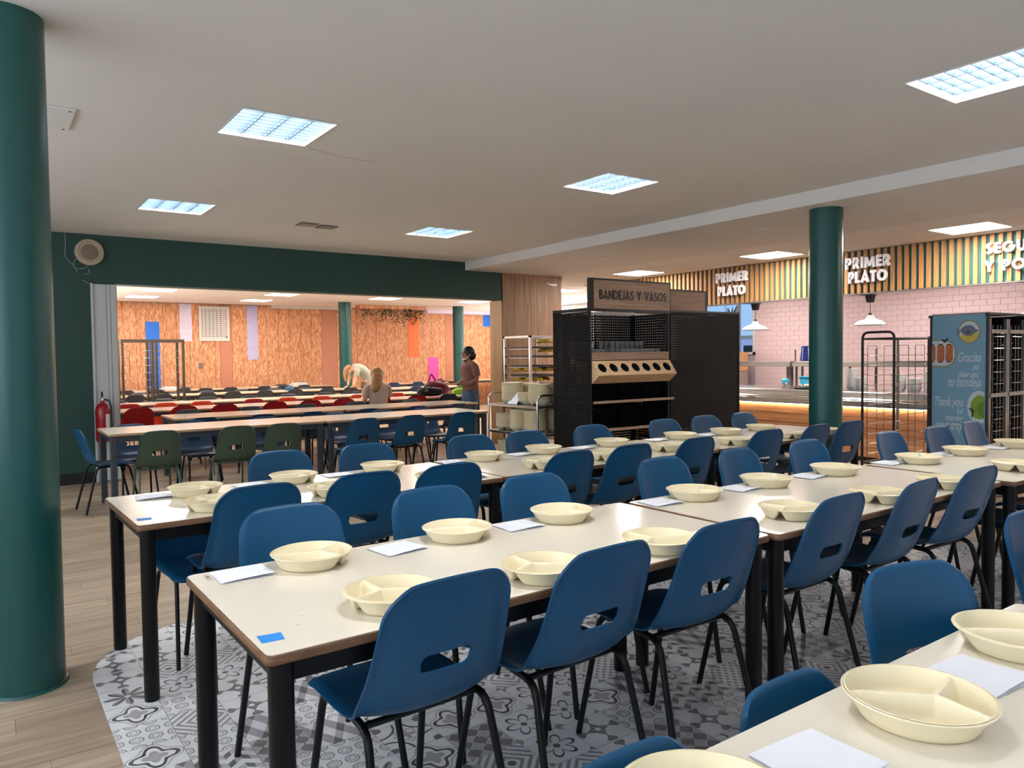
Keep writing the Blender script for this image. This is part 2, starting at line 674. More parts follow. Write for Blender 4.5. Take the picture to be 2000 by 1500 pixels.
M['grey_leg'] = mk('anthracite_steel', (58, 64, 72), 0.45)
M['blue'] = mk('blue_polypropylene', (8, 75, 113), 0.4, spec=0.38, var=0.03, scale=5, bump=0.05, bscale=900)
M['navy'] = mk('navy_polypropylene', (30, 54, 84), 0.4, var=0.03)
M['greenp'] = mk('green_polypropylene', (58, 78, 62), 0.42, var=0.03)
M['red'] = mk('red_polypropylene', (172, 22, 30), 0.38, var=0.03)
M['orange'] = mk('orange_red_polypropylene', (226, 74, 40), 0.38, var=0.03)
M['charcoal'] = mk('charcoal_polypropylene', (58, 62, 68), 0.4, var=0.03)
M['legblack'] = mk('chair_frame_black', (9, 9, 10), 0.38, spec=0.28)
M['leggreen'] = mk('chair_frame_green', (70, 96, 80), 0.4)
M['bowl'] = mk('bagasse_bowl', (247, 232, 194), 0.32, var=0.02, scale=20)
M['paper'] = mk('white_paper', (238, 238, 244), 0.8, var=0.01, bump=0.15, bscale=250)
M['tape'] = mk('blue_tape', (20, 140, 226), 0.5, var=0.12, scale=60)
M['scuff'] = mk('scuff_mark', (120, 112, 100), 0.8)
M['vinyl'] = vinyl_material()
M['plank'] = wood('floor_plank', (134, 115, 96), (180, 160, 138), (1.6, 26, 10), 0.42, 'World')
M['osb'] = osb_material()
M['brown_panel'] = mk('brown_board', (196, 132, 104), 0.6, var=0.05, scale=60)
M['blue_panel'] = mk('blue_board', (38, 118, 226), 0.5)
M['lav_panel'] = mk('lavender_board', (190, 186, 226), 0.6)
M['lav_pale'] = mk('pale_lavender_board', (226, 218, 240), 0.6)
M['orange_panel'] = mk('orange_board', (255, 120, 56), 0.5)
M['pink_panel'] = mk('pink_board', (246, 84, 190), 0.5)
M['clad'] = wood('pillar_cladding', (132, 100, 76), (182, 148, 116), (22, 22, 1.0), 0.5)
M['clad_l'] = wood('jamb_cladding', (168, 132, 94), (204, 170, 128), (22, 22, 1.0), 0.5)
M['oak'] = wood('pale_oak_board', (140, 110, 88), (182, 152, 128), (2.2, 30, 40), 0.5)
M['oak_l'] = wood('light_oak_box', (190, 150, 108), (226, 190, 148), (2.2, 30, 40), 0.5)
M['slat'] = wood('fascia_slat', (152, 106, 62), (204, 154, 98), (30, 30, 2.0), 0.5)
M['fascia_back'] = mk('teal_backboard', (30, 96, 100), 0.6)
M['counter_wood'] = wood('counter_board', (176, 120, 84), (226, 172, 128), (30, 1.4, 26), 0.5)
M['steel'] = mk('stainless_steel', (196, 192, 188), 0.28, 1.0, var=0.03)
M['chrome'] = mk('chromed_tube', (206, 204, 200), 0.2, 1.0, var=0.02)
M['dull_steel'] = mk('dull_steel_tube', (128, 124, 120), 0.4, 0.4, var=0.05)
M['rack_brown'] = mk('brown_rack_tube', (92, 82, 72), 0.45, 0.3)
M['rack_dark'] = mk('dark_rack_tube', (56, 48, 46), 0.4, 0.6)
M['black'] = mk('black_metal', (15, 15, 18), 0.45)
M['black_pl'] = mk('black_plastic', (30, 32, 36), 0.3)
M['peg_x'] = pegboard('perforated_sheet', 0)
M['peg_y'] = pegboard('perforated_sheet_side', 1)
M['pink_tile'] = mk('pink_glazed_tile', (236, 206, 204), 0.2, var=0.03, scale=3)
M['grout'] = mk('tile_grout', (186, 168, 168), 0.9)
M['lamp_white'] = mk('white_enamel', (236, 234, 230), 0.2)
M['sign_white'] = mk('white_foam_letter', (240, 238, 240), 0.6, var=0.01)
M['letter_black'] = mk('black_letter', (16, 16, 16), 0.5)
M['panel_blue'] = mk('printed_blue_panel', (116, 158, 182), 0.5, var=0.02)
M['print_white'] = mk('print_white', (196, 206, 212), 0.6)
M['print_grey'] = mk('print_grey', (106, 112, 124), 0.6)
M['print_yellow'] = mk('print_yellow', (206, 178, 60), 0.6, var=0.2, scale=90)
M['print_olive'] = mk('print_olive', (140, 132, 84), 0.6)
M['print_orange'] = mk('print_orange', (196, 110, 58), 0.6)
M['print_brown'] = mk('print_brown', (120, 62, 40), 0.6)
M['print_green'] = mk('print_green', (122, 150, 40), 0.6)
M['print_green2'] = mk('print_green_dark', (96, 128, 30), 0.6)
M['print_leaf'] = mk('print_leaf', (32, 52, 38), 0.6)
M['print_red'] = mk('print_red', (196, 30, 34), 0.6)
M['ext_red'] = mk('extinguisher_red', (150, 14, 22), 0.25, var=0.03)
M['beige_pl'] = mk('beige_plastic', (176, 160, 138), 0.5)
M['beige_dk'] = mk('speaker_mesh', (128, 112, 94), 0.7, bump=0.4, bscale=700)
M['cable'] = mk('pale_cable', (130, 142, 138), 0.5)
M['banana'] = mk('banana_skin', (206, 168, 44), 0.5, var=0.3, scale=18)
M['bag_red'] = mk('burgundy_nylon', (122, 22, 46), 0.5, bump=0.4, bscale=40)
M['bag_black'] = mk('black_nylon', (24, 24, 28), 0.6, bump=0.4, bscale=40)
M['bag_lime'] = mk('lime_cloth', (150, 206, 40), 0.6, bump=0.3, bscale=40)
M['skin_pale'] = mk('pale_skin', (226, 176, 150), 0.5)
M['skin_dark'] = mk('brown_skin', (160, 106, 80), 0.5)
M['hair_blonde'] = mk('blonde_hair', (160, 118, 76), 0.45, var=0.15, scale=30)
M['hair_black'] = mk('black_hair', (18, 15, 15), 0.4, var=0.2, scale=30)
M['shirt_grey'] = mk('grey_green_cotton', (168, 170, 156), 0.8, bump=0.4, bscale=25)
M['shirt_beige'] = mk('beige_cotton', (190, 166, 148), 0.8, bump=0.4, bscale=25)
M['shirt_mauve'] = mk('mauve_cotton', (122, 86, 80), 0.8, bump=0.4, bscale=25)
M['jeans'] = mk('blue_denim', (66, 88, 118), 0.8, var=0.25, scale=14)
M['skirt'] = mk('patterned_skirt', (128, 112, 90), 0.8, var=0.5, scale=26)
M['shoe'] = mk('dark_shoe', (40, 36, 36), 0.6)
M['dark'] = mk('dark_interior', (12, 11, 11), 0.8)
M['leaf'] = mk('trailing_leaf', (52, 84, 62), 0.5, var=0.4, scale=20)
M['cloth_blue'] = mk('royal_blue_cloth', (20, 34, 120), 0.7)
M['cloth_green'] = mk('green_cloth', (18, 92, 56), 0.7)
M['cyan_pl'] = mk('cyan_plastic', (60, 168, 206), 0.4)
M['card'] = wood('cardboard', (196, 146, 98), (222, 174, 126), (3, 3, 30), 0.8)
M['wrap'] = mk('printed_wrapper', (226, 176, 150), 0.5, var=0.5, scale=22)
M['louvre'] = mk('louvre_aluminium', (96, 112, 128), 0.3, 0.0, var=0.01)
g_ = G('clear_cup')
g_.b.inputs['Base Color'].default_value = (0.9, 0.92, 0.92, 1)
g_.b.inputs['Transmission Weight'].default_value = 0.9
M['glass'] = g_.set(0.12, 0, 0.5)
M['lamp_main'] = emit('cool_lamp', (0.97, 0.98, 0.97), L_MAIN)
M['lamp_right'] = emit('panel_lamp', (1.0, 0.93, 0.88), L_RIGHT)
M['lamp_far'] = emit('panel_lamp_warm', (1.0, 0.87, 0.78), L_FAR)
M['lamp_kit'] = emit('kitchen_lamp', (1.0, 0.94, 0.93), L_KIT)
M['led'] = emit('led_strip', (1.0, 0.74, 0.45), 26.0)

# ------------------------------------------------------------------ room shell
YW, XB, XF, XT, YF = 10.0, 6.25, 9.6, 12.8, 19.4
ZC, ZR, Z2 = 2.90, 2.77, 2.80

floor = struct('floor', MB().box(-3, -3.5, -0.2, 13.3, 19.6, -0.006), M['grid'])
tag(floor, 'wood-look plank floor with a patterned tile inlay under the laid tables')


def inlay_poly():
    p = [(0.375, -3.4), (0.375, 3.75)]
    for k in range(1, 9):
        a = PI - k / 8 * (PI / 2 - 0.06)
        p.append((0.375 + 0.58 + 0.58 * math.cos(a), 3.75 + 0.58 * math.sin(a)))
    p += [(1.6, 4.36), (2.4, 4.28), (3.2, 4.05), (4.0, 3.66), (4.8, 3.2), (5.6, 2.76), (6.4, 2.3), (7.4, 1.6), (7.8, 0.6), (7.9, -3.4)]
    return p


INLAY = inlay_poly()


def clip(poly, conv):
    """clip a convex polygon against the clockwise convex outline CONV"""
    out = poly
    for i in range(len(conv)):
        a, b = conv[i], conv[(i + 1) % len(conv)]
        src, out = out, []
        if not src:
            return []

        def side(p):
            return (b[0] - a[0]) * (p[1] - a[1]) - (b[1] - a[1]) * (p[0] - a[0])
        for j in range(len(src)):
            p, q = src[j], src[(j + 1) % len(src)]
            sp_, sq = side(p), side(q)
            if sp_ <= 0:
                out.append(p)
            if (sp_ < 0 < sq) or (sq < 0 < sp_):
                t = sp_ / (sp_ - sq)
                out.append((p[0] + (q[0] - p[0]) * t, p[1] + (q[1] - p[1]) * t))
    return out


def inside_inlay(x, y, m=0.0):
    n = len(INLAY)
    for i in range(n):
        a, b = INLAY[i], INLAY[(i + 1) % n]
        L = math.hypot(b[0] - a[0], b[1] - a[1])
        if ((b[0] - a[0]) * (y - a[1]) - (b[1] - a[1]) * (x - a[0])) / L > -m:
            return False
    return True


# planks run along x; those nearest the camera are separate parts
PL, PW = 1.22, 0.15
plank_me = MB().box(0.0008, 0.0008, -0.006, PL - 0.0008, PW - 0.0008, 0.0).mesh('plank', M['plank'])
near_pl, rest = [], MB()
j = 0
y = -3.5
while y < 19.4:
    off = (j * 0.437) % PL
    x = -3 - off
    while x < 13.1:
        cx, cy = x + PL / 2, y + PW / 2
        corners = [(x, y), (x + PL, y), (x + PL, y + PW), (x, y + PW)]
        if not all(inside_inlay(px, py, 0.02) for px, py in corners):
            fwd = cx * 0.58 + cy * 0.814
            vis = fwd > 0.5 and abs(cx * 0.814 - cy * 0.58) < 0.75 * fwd + 0.5 and cy < 10
            near_pl.append((fwd if vis else 1e3 + fwd, x, y))
        x += PL
    y += PW
    j += 1
near_pl.sort()
for i, (d, x, y) in enumerate(near_pl):
    if i < 270 and d < 500:
        put('floor_plank', plank_me, floor, (x, y, 0))
    else:
        rest.box(x + 0.0008, y + 0.0008, -0.006, x + PL - 0.0008, y + PW - 0.0008, 0.0)
tag(rest.build('floor_planks_beyond', M['plank'], floor), kind='stuff')

tiles = []
T = 0.2
for i in range(0, 38):
    for j in range(-17, 23):
        x, y = 0.375 + i * T, j * T
        g0 = 0.0007
        sq = [(x + g0, y + g0), (x + g0, y + T - g0), (x + T - g0, y + T - g0), (x + T - g0, y + g0)]
        c = clip(sq, INLAY)
        if len(c) >= 3:
            cx, cy = x + .1, y + .1
            fwd = cx * 0.58 + cy * 0.814
            vis = fwd > 0.9 and abs(cx * 0.814 - cy * 0.58) < 0.70 * fwd + 0.25
            tiles.append((fwd if vis else 100 + fwd, c))
tiles.sort(key=lambda t: t[0])
rest = MB()
for i, (d, c) in enumerate(tiles):
    if i < 280 and d < 50:
        MB().prism(c, -0.004, 0.003).build('patterned_tile', M['vinyl'], floor)
    else:
        rest.prism(c, -0.004, 0.003)
tag(rest.build('patterned_tiles_beyond', M['vinyl'], floor), kind='stuff')

# walls
ww = MB()
ww.box(-3.2, YW, 0, 1.10, YW + 0.25, 3.0)
ww.box(1.10, YW, 2.335, 6.93, YW + 0.25, 3.0)
struct('wall_back', ww, M['green_wall'])
struct('baseboard_back', MB().box(-3.0, YW - 0.018, 0, 1.10, YW - 0.001, 0.13), M['black_base'])
w = MB()
w.box(-3.2, -3.7, 0, -3.0, -3.0, 3.0).box(-3.2, 8.4, 0, -3.0, YW, 3.0)
w.box(-3.2, -3.0, 0, -3.0, 8.4, 0.95).box(-3.2, -3.0, 2.55, -3.0, 8.4, 3.0)
struct('wall_left', w, M['white_paint'])
w = MB()
w.box(-3.2, -3.7, 0, -1.6, -3.5, 3.0).box(4.6, -3.7, 0, 13.0, -3.5, 3.0)
w.box(-1.6, -3.7, 0, 4.6, -3.5, 0.95).box(-1.6, -3.7, 2.55, 4.6, -3.5, 3.0)
struct('wall_front', w, M['white_paint'])


def ceiling_with_holes(name, x0, x1, y0, y1, z, th, holes, mat):
    xs = sorted({x0, x1} | {h[0] for h in holes} | {h[1] for h in holes})
    ys = sorted({y0, y1} | {h[2] for h in holes} | {h[3] for h in holes})
    mb = MB()
    for i in range(len(xs) - 1):
        for j in range(len(ys) - 1):
            cx, cy = (xs[i] + xs[i + 1]) / 2, (ys[j] + ys[j + 1]) / 2
            if any(h[0] < cx < h[1] and h[2] < cy < h[3] for h in holes):
                continue
            mb.box(xs[i], ys[j], z, xs[i + 1], ys[j + 1], z + th)
    return struct(name, mb, mat)


MAIN_L = [(x, y) for x in (-1.58, 1.31, 4.21) for y in (-1.4, 1.56, 4.53, 7.50)]
mainceil = ceiling_with_holes('ceiling', -3.2, XB, -3.7, YW, ZC, 0.1, [(x - .005, x + .605, y - .005, y + .605) for x, y in MAIN_L], M['ceiling'])
struct('ceiling', MB().box(XB, -3.7, ZR, 8.07, YW + 0.3, ZR + 0.23), M['ceiling'])
rc = struct('ceiling', MB().box(8.07, -3.7, ZR + 0.02, XF + 0.12, YW + 0.3, ZR + 0.2), M['grid'])
PYR = 0.6375
RIGHT_L = [(8.67, 3.53), (8.67, 6.08), (8.67, 8.63), (8.67, 0.98)]
tile_r = MB().box(0.004, 0.004, 0, 0.596, PYR - 0.004, 0.018).mesh('ceiling_tile', M['ceil_tile'])
tile_n = MB().box(0.004, 0.004, 0, 0.326, PYR - 0.004, 0.018).mesh('ceiling_tile', M['ceil_tile'])
for i, xx in enumerate((8.07, 8.67, 9.27)):
    for j in range(-8, 11):
        yy = 3.53 + j * PYR
        if yy > YW or yy < -2:
            continue
        if i == 1 and any(abs(yy - l[1]) < 0.05 for l in RIGHT_L):
            continue
        put('ceiling_tile', tile_r if i < 2 else tile_n, rc, (xx, yy, ZR + 0.001))
struct('ceiling', MB().box(XF + 0.12, -3.7, ZR, XT + 0.2, 11.2, ZR + 0.2), M['ceil_tile'])
c2 = struct('ceiling', MB().box(0.8, YW + 0.25, Z2 + 0.02, 13.4, 19.6, Z2 + 0.2), M['grid'])
FAR_L = [(x, y) for x in (2.63, 5.06, 7.49, 9.92, 12.35) for y in (12.1, 13.9, 15.7, 17.5) if not (y > 17 and 7 < x < 12)]
PX2 = 0.6075
tile_2 = MB().box(0.004, 0.004, 0, PX2 - 0.004, 0.596, 0.018).mesh('ceiling_tile', M['ceil_tile'])
near2 = MB()
for i in range(-2, 17):
    for j in range(-10, 6):
        xx, yy = 2.63 + i * PX2, 16.3 + j * 0.6
        if any(abs(xx - l[0]) < 0.05 and abs(yy - l[1]) < 0.05 for l in FAR_L):
            continue
        if yy > 14.3 and yy < 19.3:
            put('ceiling_tile', tile_2, c2, (xx, yy, Z2 + 0.001))
        elif yy < 19.3:
            near2.box(xx + 0.004, yy + 0.004, Z2 + 0.001, xx + PX2 - 0.004, yy + 0.596, Z2 + 0.019)
tag(near2.build('ceiling_tiles_beyond', M['ceil_tile'], c2), kind='stuff')

# far wall of boards
wf = struct('wall_far', MB().box(0.8, YF + 0.03, 0, 13.4, YF + 0.2, 3.0), M['grid'])
BW = 0.293
specials = [(4.93, 5.22, 'brown_panel'), (7.56, 7.99, 'brown_panel'), (11.39, 11.68, 'brown_panel')]
edges = [1.0]
while edges[-1] < 13.2:
    nx = edges[-1] + BW
    for a, b, _ in specials:
        if edges[-1] < a < nx + 0.1:
            nx = a
        elif abs(edges[-1] - a) < 1e-6:
            nx = b
    edges.append(nx)
for a, b in zip(edges, edges[1:]):
    sp_ = [s for s in specials if abs(s[0] - a) < 1e-6]
    m = M[sp_[0][2]] if sp_ else M['osb']
    o = MB().box(a + 0.003, YF, 0, b - 0.003, YF + 0.03, Z2).build('brown_board' if sp_ else 'strand_board', m, wf)
for (x0, x1, z0, z1, m, lb) in [(3.25, 3.55, 0.0, 2.345, 'blue_panel', 'bright blue vertical panel'), (4.0, 4.28, 1.88, 2.79, 'lav_pale', 'pale lavender vertical panel'),
                                (5.59, 5.86, 1.42, 2.79, 'lav_panel', 'lavender grey vertical panel'), (10.15, 10.49, 1.43, 2.70, 'orange_panel', 'orange vertical panel'),
                                (10.80, 11.13, 0.4, 1.42, 'pink_panel', 'bright pink vertical panel'), (12.74, 13.04, 2.35, 2.79, 'blue_panel', 'short blue panel')]:
    tag(MB().box(x0, YF - 0.012, z0, x1, YF - 0.0005, z1).build('colour_panel', M[m], wf), lb)
tag(MB().box(3.3 + 1.12, YF - 0.02, 1.22, 3.3 + 1.2, YF - 0.0005, 1.36).build('switch_plate', M['dull_steel'], wf))
struct('trim_1', MB().box(10.6, YF - 0.35, 2.70, 13.19, YF - 0.02, Z2 - 0.001), M['lav_pale'])
struct('trim_2', MB().box(6.2, YF - 0.10, 2.735, 8.4, YF - 0.02, Z2 - 0.001), M['white_paint'])
struct('wall_far_left', MB().box(0.8, YW + 0.25, 0, 1.0, 19.6, 3.0), M['white_paint'])
struct('wall_far_right', MB().box(13.2, 11.4, 0, 13.4, 19.6, 3.0), M['white_paint'])

# pillar clad in wood at the right of the opening
pl = struct('wall_pillar', MB().box(6.97, YW + 0.02, 0, 8.18, YW + 0.34, ZR - 0.001), M['dark'])
MB().box(6.955, YW, 0, 8.18, YW + 0.02, 2.70).build('cladding_board', M['clad'], pl)
MB().box(6.955, YW - 0.006, 2.70, 8.19, YW + 0.02, 2.768).build('cladding_board', M['clad'], pl)
tag(MB().box(6.945, YW + 0.02, 0, 6.97, YW + 0.36, 2.33).build('jamb_board', M['clad_l'], pl), 'lighter wood jamb board')
tag(MB().prism([(7.86, 2.655), (7.95, 2.64), (8.08, 2.645), (8.09, 2.615), (8.02, 2.60), (7.92, 2.62)], YW - 0.002, YW - 0.0005, 'xzy').build('torn_paper', M['paper'], pl), 'torn scrap of white paper')

# folded white partition beside the opening
dr = struct('door_1', MB().box(1.105, YW + 0.02, 0.0, 1.36, YW + 0.2, 2.33), M['door_white'])
MB().box(1.10, YW - 0.03, 0.0, 1.125, YW + 0.02, 2.333).build('frame', M['door_white'], dr)
MB().box(1.128, YW - 0.006, 0.01, 1.262, YW + 0.02, 2.325).build('door_panel', M['door_white'], dr)
MB().box(1.266, YW - 0.012, 0.01, 1.302, YW + 0.02, 2.325).build('door_panel', M['door_white'], dr)
MB().box(1.306, YW - 0.02, 0.01, 1.362, YW + 0.02, 2.325).build('door_panel', M['door_white'], dr)
tag(MB().box(1.362, YW - 0.022, 0.0, 1.374, YW + 0.2, 2.333).build('edge_strip', M['clad_l'], dr), 'pale wooden edge strip')


# columns
def column(x, y, z):
    mb = MB()
    mb.lathe([(0.15, 0.0), (0.15, z)], (0, 0, 0), 48)
    o = mb.build('column', M['teal'], None, smooth=0.6, loc=(x, y, 0))
    o['kind'] = 'structure'
    ring = MB().lathe([(0.15, 0), (0.162, 0.0), (0.156, 0.012), (0.15, 0.014)], (0, 0, 0), 48).build('base_ring', M['teal'], o, smooth=0.6)
    return o


for (x, y, z, lb) in [(0.135, 3.90, ZC, 'thick teal column in front at the left edge'), (6.565, 4.08, ZR, 'teal column in front of the serving counter'),
                      (7.40, 17.45, Z2, 'teal column in the far room left of the hanging plants'), (10.75, 17.6, Z2, 'teal column in the far room near the pillar')]:
    tag(column(x, y, z), lb)


# recessed louvre lights of the hall
def louvre_parts():
    f = MB()
    w_ = 0.012
    f.box(0, 0, -0.004, 0.6, w_, 0.004).box(0, 0.6 - w_, -0.004, 0.6, 0.6, 0.004).box(0, w_, -0.004, w_, 0.6 - w_, 0.004).box(0.6 - w_, w_, -0.004, 0.6, 0.6 - w_, 0.004)
    f.box(0, 0, 0.004, 0.004, 0.6, 0.075).box(0.596, 0, 0.004, 0.6, 0.6, 0.075).box(0.004, 0, 0.004, 0.596, 0.004, 0.075).box(0.004, 0.596, 0.004, 0.596, 0.6, 0.075).box(0, 0, 0.075, 0.6, 0.6, 0.08)
    fr = f.mesh('frame', M['white_paint'])
    tube = MB().box(0.02, 0.02, 0.066, 0.58, 0.58, 0.072).mesh('lamp_tubes', M['lamp_main'])
    long_ = MB().prism([(-0.003, 0.002), (0.003, 0.002), (0.012, 0.052), (-0.012, 0.052)], 0.0125, 0.5875, 'xzy').mesh('louvre_blade', M['louvre'])
    cr = MB()
    for k in range(1, 9):
        yc = 0.6 * k / 9
        cr.add([(0.013, yc - 0.002, 0.004), (0.587, yc - 0.002, 0.004), (0.587, yc + 0.002, 0.004), (0.013, yc + 0.002, 0.004),
                (0.013, yc - 0.014, 0.046), (0.587, yc - 0.014, 0.046), (0.587, yc + 0.014, 0.046), (0.013, yc + 0.014, 0.046)],
               [(0, 1, 2, 3), (4, 7, 6, 5), (0, 4, 5, 1), (2, 6, 7, 3), (0, 3, 7, 4), (1, 5, 6, 2)])
    return fr, tube, long_, cr.mesh('cross_louvre', M['louvre'])


LF, LT, LL, LX = louvre_parts()
lbl = {(1.31, 4.53): 'square louvre ceiling light, nearest of the left pair', (1.31, 7.50): 'square louvre ceiling light above the far opening, left one',
       (4.21, 4.53): 'square louvre ceiling light, middle one by the ceiling step', (4.21, 7.50): 'small far louvre ceiling light near the pillar',
       (4.21, 1.56): 'large louvre ceiling light cut by the right photo edge'}
for (x, y) in MAIN_L:
    if y < 0 or x < 0 or (x, y) == (1.31, 1.56):
        lb = 'square louvre ceiling light outside the view, %s column, %s row' % (nth([-1.58, 1.31, 4.21].index(x) + 1), nth([-1.4, 1.56, 4.53, 7.50].index(y) + 1))
    else:
        lb = lbl[(x, y)]
    t = thing('ceiling_light', lb, 'light', (x, y, ZC), 0, 'louvre lights of the hall')
    put('frame', LF, t)
    put('lamp_tubes', LT, t)
    for k in (0.15, 0.3, 0.45):
        put('louvre_blade', LL, t, (k, 0, 0))
    put('cross_louvre', LX, t)


def flat_panel(nx, ny, mat):
    f = MB()
    w_ = 0.014
    f.box(0.004, 0.004, -0.003, nx - 0.004, w_, 0.015).box(0.004, ny - w_, -0.003, nx - 0.004, ny - 0.004, 0.015)
    f.box(0.004, w_, -0.003, w_, ny - w_, 0.015).box(nx - w_, w_, -0.003, nx - 0.004, ny - w_, 0.015)
    return f.mesh('frame', M['white_paint']), MB().box(w_, w_, 0.0, nx - w_, ny - w_, 0.012).mesh('diffuser', mat)


pf, pd = flat_panel(0.6, PYR, M['lamp_right'])
for (x, y), lb in zip(RIGHT_L, ('flat ceiling panel light above the right-hand serving hatch', 'flat ceiling panel light left of the teal column', 'flat ceiling panel light above the black shelf unit', 'flat ceiling panel light beyond the right photo edge')):
    t = thing('panel_light', lb, 'light', (x, y, ZR), 0, 'panel lights before the counter')
    put('frame', pf, t); put('diffuser', pd, t)
pf2, pd2 = flat_panel(PX2, 0.6, M['lamp_far'])
names_x = {2.63: 'first', 5.06: 'second', 7.49: 'third', 9.92: 'fourth', 12.35: 'fifth'}
names_y = {12.1: 'nearest', 13.9: 'second', 15.7: 'third', 17.5: 'last'}
for (x, y) in FAR_L:
    t = thing('panel_light', 'far room panel light, %s of its row, %s row from the opening' % (names_x[x], names_y[y]), 'light', (x, y, Z2), 0, 'panel lights of the far room')
    put('frame', pf2, t); put('diffuser', pd2, t)
pf3, pd3 = flat_panel(0.6, 1.2, M['lamp_kit'])
for i, y in enumerate((-1.0, 2.0, 5.0, 8.0)):
    t = thing('panel_light', 'kitchen ceiling panel hidden behind the slatted fascia, %s from the near end' % _U[i + 1], 'light', (11.0, y, ZR - 0.016), 0, 'kitchen panel lights')
    put('frame', pf3, t); put('diffuser', pd3, t)

# small things on the ceiling
t = thing('access_panel', 'square white ceiling hatch behind the front teal column', 'hatch', (0.05, 5.1, ZC - 0.012))
MB().box(0, 0, 0, 0.47, 0.47, 0.011).build('cover', M['white_paint'], t, bevel=0.002)
for px, py in ((0.03, 0.03), (0.44, 0.03), (0.03, 0.44), (0.44, 0.44)):
    MB().lathe([(0.008, -0.002), (0.008, 0.0)], (px, py, 0), 10).build('screw', M['black'], t)
for (x, y, lb) in [(7.08, 5.11, 'round white ceiling ring left of the right teal column'), (7.0, 7.74, 'round white ceiling ring above the black shelf unit')]:
    t = thing('ceiling_speaker', lb, 'speaker', (x, y, ZR - 0.012))
    MB().lathe([(0.075, 0.004), (0.09, 0.0), (0.105, 0.004), (0.108, 0.0115)], n=32).build('rim', M['white_paint'], t, smooth=0.7)
    MB().lathe([(0.0, 0.003), (0.076, 0.005), (0.076, 0.0115)], n=32).build('grille', M['ceil_tile'], t, smooth=0.7)
for (x, y, lb) in [(3.0, 8.05, 'flat vent plate on the ceiling between the far lights'), (3.24, 8.1, 'small round detector on the ceiling beside the vent plate')]:
    if 'vent' in lb:
        t = thing('ceiling_vent', lb, 'vent', (x - 0.1, y - 0.1, ZC - 0.012))
        MB().box(0, 0, 0, 0.2, 0.2, 0.011).build('plate', M['grid'], t, bevel=0.002)
        for k in range(4):
            MB().box(0.02, 0.03 + k * 0.04, -0.006, 0.18, 0.045 + k * 0.04, 0.0).build('fin', M['beige_pl'], t)
    else:
        t = thing('smoke_detector', lb, 'detector', (x, y, ZC))
        MB().lathe([(0.0, -0.045), (0.03, -0.042), (0.05, -0.02), (0.05, -0.0005)], n=24).build('body', M['white_paint'], t, smooth=0.7)
        MB().lathe([(0.055, -0.012), (0.058, -0.0005)], n=24).build('mount', M['beige_pl'], t)
MB().tube([(1.94, 5.16, ZC), (2.2, 5.24, ZC), (2.5, 5.27, ZC)], 0.0015, 4).build('crack', M['grid'], mainceil)

# wall speaker and its loose cables
t = thing('wall_speaker', 'round beige loudspeaker high on the dark green wall', 'speaker', (1.10, YW - 0.001, 2.685))
MB().lathe([(0.125, 0.0), (0.15, -0.02), (0.155, -0.05), (0.145, -0.075), (0.12, -0.08), (0.116, -0.07)], n=40, axis='y').build('housing', M['beige_pl'], t, smooth=0.6)
MB().lathe([(0.0, -0.074), (0.08, -0.072), (0.117, -0.066), (0.117, -0.05)], n=40, axis='y').build('grille', M['beige_dk'], t, smooth=0.6)
yc = YW - 0.006
for pts, lb in [([(0.86, 2.89), (0.87, 2.8), (0.86, 2.7), (0.865, 2.62), (0.90, 2.57), (0.945, 2.53), (0.965, 2.48), (0.985, 2.45)], 'thin pale cable hanging down the green wall'),
                ([(0.985, 2.62), (0.95, 2.58), (0.94, 2.53), (0.95, 2.505), (1.0, 2.49), (1.06, 2.51), (1.095, 2.54), (1.06, 2.575), (1.05, 2.585)], 'looped pale cable under the wall speaker'),
                ([(1.04, 2.43), (1.075, 2.44), (1.095, 2.465), (1.09, 2.5)], 'short curled cable end below the speaker'),
                ([(1.02, 2.365), (1.095, 2.325)], 'cable stub running to the white partition')]:
    tag(MB().tube([(x, yc, z) for x, z in pts], 0.005, 6).build('cable', M['cable'], None, smooth=0.8), lb, 'cable', 'loose wall cables')

# fire extinguisher
t = thing('fire_extinguisher', 'red fire extinguisher hung on the white partition', 'extinguisher', (1.175, YW - 0.125, 0.49))
MB().lathe([(0.0, 0.0), (0.07, 0.0), (0.078, 0.02), (0.078, 0.36), (0.068, 0.41), (0.035, 0.44), (0.022, 0.45), (0.022, 0.47)], n=28).build('cylinder', M['ext_red'], t, smooth=0.7)
v = MB()
v.lathe([(0.02, 0.47), (0.024, 0.475), (0.024, 0.5), (0.012, 0.51)], n=14)
v.box(-0.012, -0.05, 0.50, 0.012, 0.04, 0.515)
v.build('valve', M['steel'], t)
MB().tube([(0, 0.03, 0.515), (0.0, 0.0, 0.535), (-0.01, -0.06, 0.575)], 0.011, 8).build('lever', M['black'], t)
MB().tube([(0.02, 0, 0.49), (0.07, -0.03, 0.47), (0.085, -0.04, 0.4), (0.086, -0.03, 0.15)], 0.011, 8).build('hose', M['black'], t, smooth=0.7)
lab = MB()
for k in range(-4, 5):
    a0, a1 = -0.95 + k * 0.09, -0.95 + (k + 1) * 0.09
    lab.add([(0.079 * math.cos(a), 0.079 * math.sin(a), z) for a, z in ((a0, 0.08), (a1, 0.08), (a1, 0.32), (a0, 0.32))], [(0, 1, 2, 3)])
tag(lab.build('label', M['white_paint'], t), 'white instruction label')
MB().box(-0.03, 0.078, 0.3, 0.03, 0.12, 0.36).build('bracket', M['black'], t)

